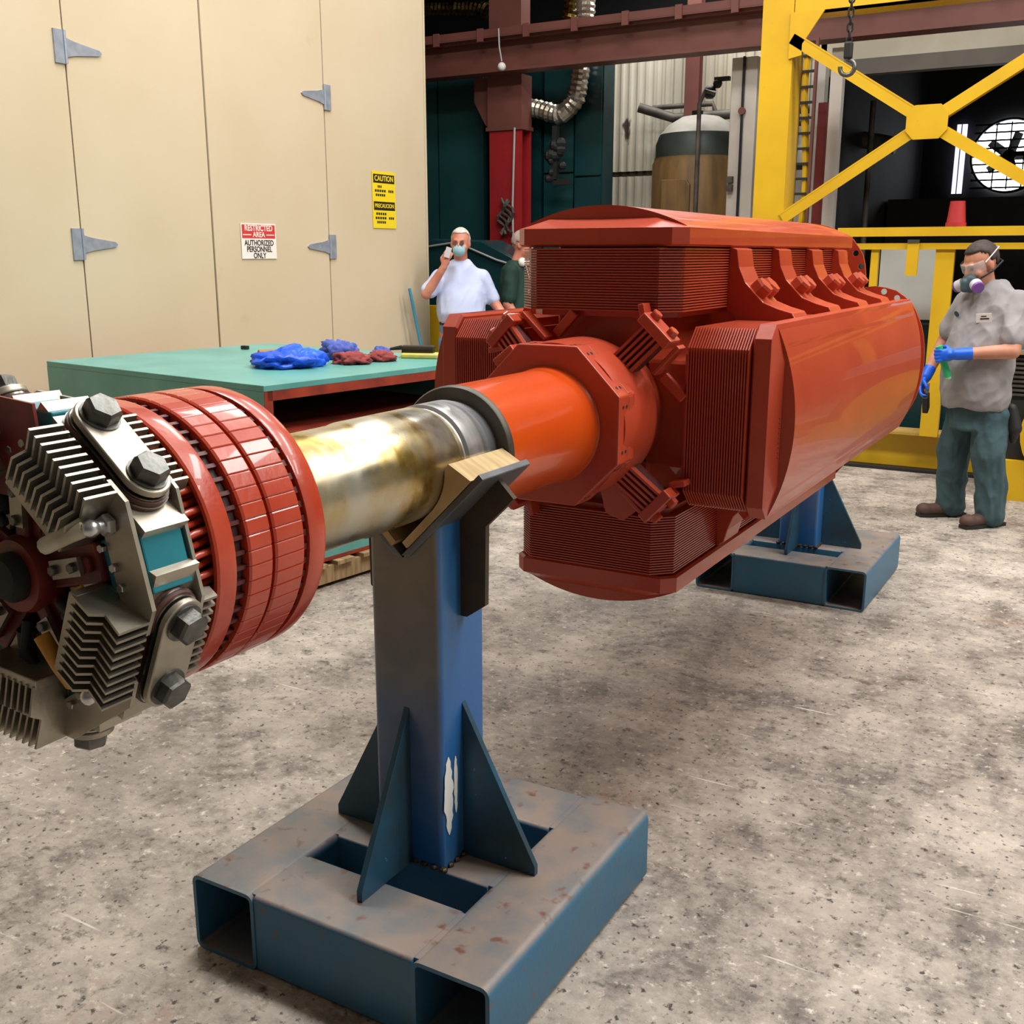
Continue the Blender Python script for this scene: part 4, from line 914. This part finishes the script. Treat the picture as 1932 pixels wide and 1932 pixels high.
# --- worker in grey shirt, respirator and blue gloves; local +Y faces forward, +X is his right
wk = empty('person', (-.785, 7.13, 0), radians(148)); tag(wk, 'worker in grey shirt and respirator with blue gloves beside the rotor', 'person')
HW = headframe((.02, .08, 1.592), radians(-14), radians(-26)) @ Matrix.Scale(1.09, 4)
shR, shL = (.175, -.02, 1.375), (-.18, -.02, 1.375)
elR, wrR = (.275, .03, 1.12), (.275, .17, .90)
elL, wrL = (-.275, .10, 1.10), (-.06, .315, 1.075)
body = head_prims(HW) + [('c', (.01, .02, 1.42), (.015, .055, 1.55), .062, .056), ('e', (0, -.01, 1.28), (.17, .115, .2)), ('e', (0, .035, 1.02), (.17, .14, .17)), ('e', (0, 0, .9), (.165, .12, .12))]
body += chain([shR, elR, wrR], [.062, .046, .030]) + chain([shL, elL, wrL], [.062, .047, .031])
body += chain([(.1, 0, .88), (.135, .03, .48), (.15, -.01, .09)], [.09, .06, .042]) + chain([(-.1, 0, .88), (-.135, .03, .48), (-.15, -.02, .09)], [.09, .06, .042])
blob('body', body, SKIN, wk, .0075, 5)
shirt = [('l', [ring((0, .03), .200, .175, .73), ring((0, .035), .212, .188, .80), ring((0, .045), .216, .198, .95), ring((0, .045), .214, .195, 1.06), ring((0, .02), .208, .165, 1.2), ring((0, -.005), .205, .14, 1.33), ring((0, -.012), .17, .115, 1.42), ring((0, -.005), .105, .09, 1.475), ring((0.01, .005), .075, .07, 1.50)])]
shirt += chain([shR, lerp(shR, elR, .72)], [.070, .074]) + chain([shL, lerp(shL, elL, .72)], [.072, .078])
shirt += [('c', (.06, -.05, 1.475), (-.05, -.055, 1.475), .03, .03), ('c', (.075, .0, 1.475), (.03, .075, 1.43), .022, .018), ('c', (-.065, .0, 1.475), (-.02, .08, 1.43), .022, .018)]
so = blob('shirt', shirt, GREYSHIRT, wk, .009, 9, .012, (7, 7, 5))
tr = [('l', [ring((0, .01), .175, .15, .60), ring((0, .01), .188, .155, .74), ring((0, .01), .185, .155, .86)])]
for s in (1, -1):
    tr += chain([(s * .098, .0, .70), (s * .13, .03, .46), (s * .148, -.01, .24), (s * .152, -.02, .075)], [.108, .098, .092, .092])
blob('trousers', tr, GREENPANT, wk, .009, 5, .013, (10, 10, 4))
for s, yw in ((1, -.35), (-1, -.1)):
    Rz = Matrix.Rotation(yw * 1.0, 3, 'Z'); A = Vector((s * .152, -.03, 0))
    Pf = lambda x, y, z: tuple(A + Rz @ Vector((x, y, z)))
    bt_ = [('c', Pf(0, -.045, .055), Pf(0, .05, .055), .05, .048), ('c', Pf(0, .05, .045), Pf(0.004, .175, .04), .046, .042), ('e', Pf(0.005, .18, .045), (.048, .055, .045), Rz), ('c', Pf(0, -.03, .1), Pf(0, -.03, .15), .052, .05)]
    bo = blob('boot', bt_, BOOT, wk, .008, 3)
    sol = [(-.042, -.09), (.042, -.09), (.046, .02), (.05, .15), (.034, .222), (-.028, .222), (-.044, .15), (-.043, .02)]
    MB().prism(sol, 0.0, .022, lambda u, v, w_: Pf(u, v, w_)).build('sole', BLACKR, bo)
gR = blob('glove', chain([lerp(wrR, elR, .22), wrR], [.037, .036]) + hand_prims(frame(wrR, (-.1, .42, -.9), (.9, .3, .1)), .7), GLOVE, wk, .005, 3)
FL = frame(wrL, (.75, .62, -.12), (-.62, .75, .10))
gL = blob('glove', chain([lerp(wrL, elL, .25), wrL], [.038, .036]) + hand_prims(FL, 1.2, 1.0, -1), GLOVE, wk, .005, 3)
hair_cap(HW, HAIRD, wk); eyes(HW, wk)
P = lambda x, y, z: tuple(HW @ Vector((x, y, z))); R3 = HW.to_3x3()
rs = blob('respirator', [('e', P(0, .085, -.055), (.05, .045, .05), R3), ('c', P(0, .12, -.05), P(0, .135, -.075), .03, .026), ('e', P(0, .10, -.085), (.036, .035, .03), R3)], MASKG, wk, .006, 4)
for s in (-1, 1):
    MB().cyl(P(s * .05, .10, -.065), P(s * .085, .115, -.075), .036, .036, 18).build('filter_cartridge', LGREY, rs, 40)
    MB().cyl(P(s * .085, .115, -.075), P(s * .098, .120, -.078), .037, .033, 18).build('filter_pad', FILT, rs, 40)
MB().tube([P(.05, .06, -.05), P(.083, .0, -.035), P(.06, -.09, -.02), P(0, -.112, -.015), P(-.06, -.09, -.02), P(-.083, .0, -.035), P(-.05, .06, -.05)], .006, 6).build('strap', BLACKR, rs)
gl = MB().lathe([(.088, -.028), (.092, -.02), (.092, .024), (.086, .032)], 18, radians(18), radians(162)); gl.v = [P(x, z_ * 1.08 + .004, y + .014) for x, y, z_ in gl.v]
gl.build('safety_glasses', LENS, wk, 60)
MB().tube([P(.088, .03, .03), P(.082, -.03, .05), P(.05, -.1, .06), P(-.05, -.1, .06), P(-.082, -.03, .05), P(-.088, .03, .03)], .004, 6).build('glasses_band', LGREY, wk)
tg = MB().box((0, 0, 0), (.085, .003, .055)).build('name_badge', WHITEP, so, None, 0, (-.095, .152, 1.285), (radians(-16), radians(4), radians(32)))
MB().bb((-.03, .0012, -.008), (.02, .0026, .0)).bb((-.015, .0012, .008), (.015, .0026, .014)).build('badge_print', BLACKP, tg)
pt = MB().prism([(.035 * cos(t), .018 * sin(t)) for t in [2 * pi * i / 16 for i in range(16)]], 0, .003, lambda u, v, w_: (u, w_, v)).build('chest_patch', pmat('navy_patch', lin(40, 60, 86), .7), so, None, 0, (.10, .152, 1.30), (radians(-16), 0, radians(-30)))
mb = MB(); [mb.cyl((0, .205 - abs(z - .98) * .12 + (-.06 if z > 1.2 else 0), z), (0, .216 - abs(z - .98) * .12 + (-.06 if z > 1.2 else 0), z), .006, n=8) for z in (.80, .92, 1.04, 1.16)]; mb.build('buttons', LGREY, so)
rg = blob('pocket_rag', chain([(-.19, -.06, .74), (-.215, -.075, .62), (-.20, -.09, .54)], [.035, .045, .02]), BLACKR, wk, .008, 3)

# green tube held in his left glove, dark brush in his right
wkM = Matrix.Translation(wk.location) @ Matrix.Rotation(wk.rotation_euler.z, 4, 'Z')
c = wkM @ (FL @ Vector((0, -.034, .083))); ax = (wkM.to_3x3() @ Vector((-.20, -.30, -.92))).normalized()
GREENT = pmat('green_tube', lin(40, 168, 104), .35)
tb2 = empty('spray_tube', c); tag(tb2, 'green tube gripped in the worker glove', 'tube')
MB().cyl(-ax * .06, ax * .135, .021, .021, 18).build('tube_body', GREENT, tb2, 40)
MB().cyl(ax * .135, ax * .150, .018, .014, 18).build('nozzle', pmat('pale_green_cap', lin(150, 220, 180), .4), tb2, 40)
FR = frame(wrR, (-.1, .42, -.9), (.9, .3, .1)); c2 = wkM @ (FR @ Vector((0, -.035, .09)))
hb2 = empty('hand_brush', c2); tag(hb2, 'dark hand brush hanging from the worker right glove', 'brush')
MB().box((0, 0, -.075), (.035, .07, .12), Matrix.Rotation(.5, 3, 'X')).build('bristles', BLACKR, hb2, None, .006)
MB().cyl((.0, .0, .05), (0, 0, -.03), .013, n=10).build('grip', WOOD2, hb2, 40)

# --- white-haired man with raised hand
m1 = empty('person', (-5.30, 8.22, 0), radians(212)); m1.scale = (1.075,) * 3
tag(m1, 'white haired man in pale shirt raising one hand to his mask', 'person')
H1 = headframe((0, .03, 1.625), radians(-10), radians(-6))
sR, eR, wR = (.172, 0, 1.36), (.285, .13, 1.22), (.135, .20, 1.44); sL, eL, wL = (-.172, 0, 1.36), (-.275, -.01, 1.15), (-.40, .12, .98)
b = head_prims(H1) + [('c', (0, 0, 1.42), (0, .02, 1.56), .06, .056), ('e', (0, 0, 1.28), (.17, .115, .2)), ('e', (0, .03, 1.02), (.17, .14, .17))]
b += chain([sR, eR, wR], [.06, .046, .03]) + chain([sL, eL, wL], [.06, .046, .03]) + chain([(.1, 0, .88), (.11, .02, .48), (.12, 0, .09)], [.09, .06, .042]) + chain([(-.1, 0, .88), (-.11, .02, .48), (-.12, 0, .09)], [.09, .06, .042])
b += hand_prims(frame(wR, (-.3, .15, .95), (.3, .95, -.1)), .9) + hand_prims(frame(wL, (-.5, .5, -.6), (-.6, .1, .7)), .4, 1.0, -1)
blob('body', b, SKIN2, m1, .009, 4)
sh = [('l', [ring((0, .02), .185, .155, .98), ring((0, .035), .205, .185, 1.06), ring((0, .02), .205, .17, 1.18), ring((0, 0), .195, .14, 1.30), ring((0, -.005), .150, .112, 1.42), ring((0, 0), .10, .09, 1.47), ring((0, 0), .07, .068, 1.50)])] + chain([sR, lerp(sR, eR, .8)], [.070, .068]) + chain([sL, lerp(sL, eL, .85)], [.070, .068])
sh1 = blob('shirt', sh, WSHIRT, m1, .011, 7, .010, (7, 7, 4))
tr = [('l', [ring((0, .01), .175, .145, .78), ring((0, .01), .182, .15, .9), ring((0, .015), .180, .15, 1.0)])]
for s in (1, -1): tr += chain([(s * .095, .0, .82), (s * .11, .02, .46), (s * .12, -.01, .08)], [.10, .088, .08])
blob('jeans', tr, JEANS, m1, .011, 3, .01, (10, 10, 5))
MB().loft([ring((0, .015), .186, .156, .965), ring((0, .015), .186, .156, 1.0)]).build('belt', BLACKR, m1, 40)
for s in (1, -1): blob('shoe', [('c', (s * .12, -.05, .045), (s * .13, .15, .04), .045, .042), ('e', (s * .13, .17, .04), (.044, .05, .038))], BLACKR, m1, .012, 2)
hair_cap(H1, HAIRW, m1); eyes(H1, m1)
P = lambda x, y, z: tuple(H1 @ Vector((x, y, z)))
blob('face_mask', [('e', P(0, .078, -.045), (.055, .042, .052), H1.to_3x3())], MASKB, m1, .007, 3)
MB().cyl(P(.03, .10, .012), P(.03, .105, .012), .018, n=16).cyl(P(-.03, .10, .012), P(-.03, .105, .012), .018, n=16).build('spectacles', pmat('brown_lens', lin(110, 78, 66), .3), m1)
ph = empty('small_card', (m1.matrix_basis if False else Matrix.Translation(m1.location) @ Matrix.Rotation(radians(212), 4, 'Z') @ Matrix.Scale(1.075, 4)) @ Vector((.10, .235, 1.555)), radians(212)); tag(ph, 'small pale card held up by the white haired man', 'card')
MB().box((0, 0, 0), (.05, .008, .09), Matrix.Rotation(-.3, 3, 'Y')).build('card_face', LGREY, ph)

# --- second man in dark green polo, half hidden by the rotor
m2 = empty('person', (-5.1, 8.86, 0), radians(-72)); m2.scale = (1.075,) * 3
tag(m2, 'grey haired man in dark green polo half hidden by the rotor', 'person')
H2 = headframe((0, .06, 1.615), 0, radians(-22))
sR, eR, wR = (.185, 0, 1.40), (.235, -.02, 1.12), (.22, .12, .90); sL, eL, wL = (-.185, 0, 1.40), (-.235, -.02, 1.12), (-.22, .12, .90)
b = head_prims(H2) + [('c', (0, 0, 1.42), (0, .045, 1.55), .06, .056), ('e', (0, 0, 1.28), (.165, .115, .2)), ('e', (0, .02, 1.02), (.165, .13, .17))]
b += chain([sR, eR, wR], [.058, .045, .03]) + chain([sL, eL, wL], [.058, .045, .03]) + chain([(.1, 0, .88), (.11, .02, .48), (.12, 0, .09)], [.09, .06, .042]) + chain([(-.1, 0, .88), (-.11, .02, .48), (-.12, 0, .09)], [.09, .06, .042])
b += hand_prims(frame(wR, (0, .35, -.9), (.9, .1, 0)), .5) + hand_prims(frame(wL, (0, .35, -.9), (-.9, .1, 0)), .5, 1.0, -1)
blob('body', b, SKIN2, m2, .009, 4)
sh = [('l', [ring((0, .02), .18, .15, .90), ring((0, .025), .195, .17, 1.05), ring((0, .01), .195, .155, 1.18), ring((0, 0), .19, .135, 1.32), ring((0, -.005), .16, .115, 1.42), ring((0, 0), .10, .09, 1.46), ring((0, 0), .068, .066, 1.49)])] + chain([sR, lerp(sR, eR, .8)], [.068, .066]) + chain([sL, lerp(sL, eL, .8)], [.068, .066])
sh2 = blob('polo_shirt', sh, POLO, m2, .011, 7, .01, (7, 7, 4))
tr = [('l', [ring((0, .01), .17, .14, .76), ring((0, .01), .175, .145, .92)])]
for s in (1, -1): tr += chain([(s * .095, .0, .82), (s * .11, .02, .46), (s * .12, -.01, .08)], [.10, .088, .08])
blob('trousers', tr, GREENPANT, m2, .011, 3)
for s in (1, -1): blob('shoe', [('c', (s * .12, -.05, .045), (s * .13, .15, .04), .045, .042), ('e', (s * .13, .17, .04), (.044, .05, .038))], BLACKR, m2, .012, 2)
hair_cap(H2, HAIRG, m2); eyes(H2, m2)
MB().ball((.085, .075, 1.475), (.03, .035, .04), 12).build('ear_muff', WHITEP, m2, 60)
MB().ball((-.085, .075, 1.475), (.03, .035, .04), 12).build('ear_muff', WHITEP, m2, 60)
MB().box((.09, .165, 1.23), (.11, .004, .045), Matrix.Rotation(-.5, 3, 'Z')).build('badge', LGREY, m2)
MB().tube([(.05, .10, 1.45), (.08, .165, 1.25)], .005, 6).build('lanyard', LGREY, m2)
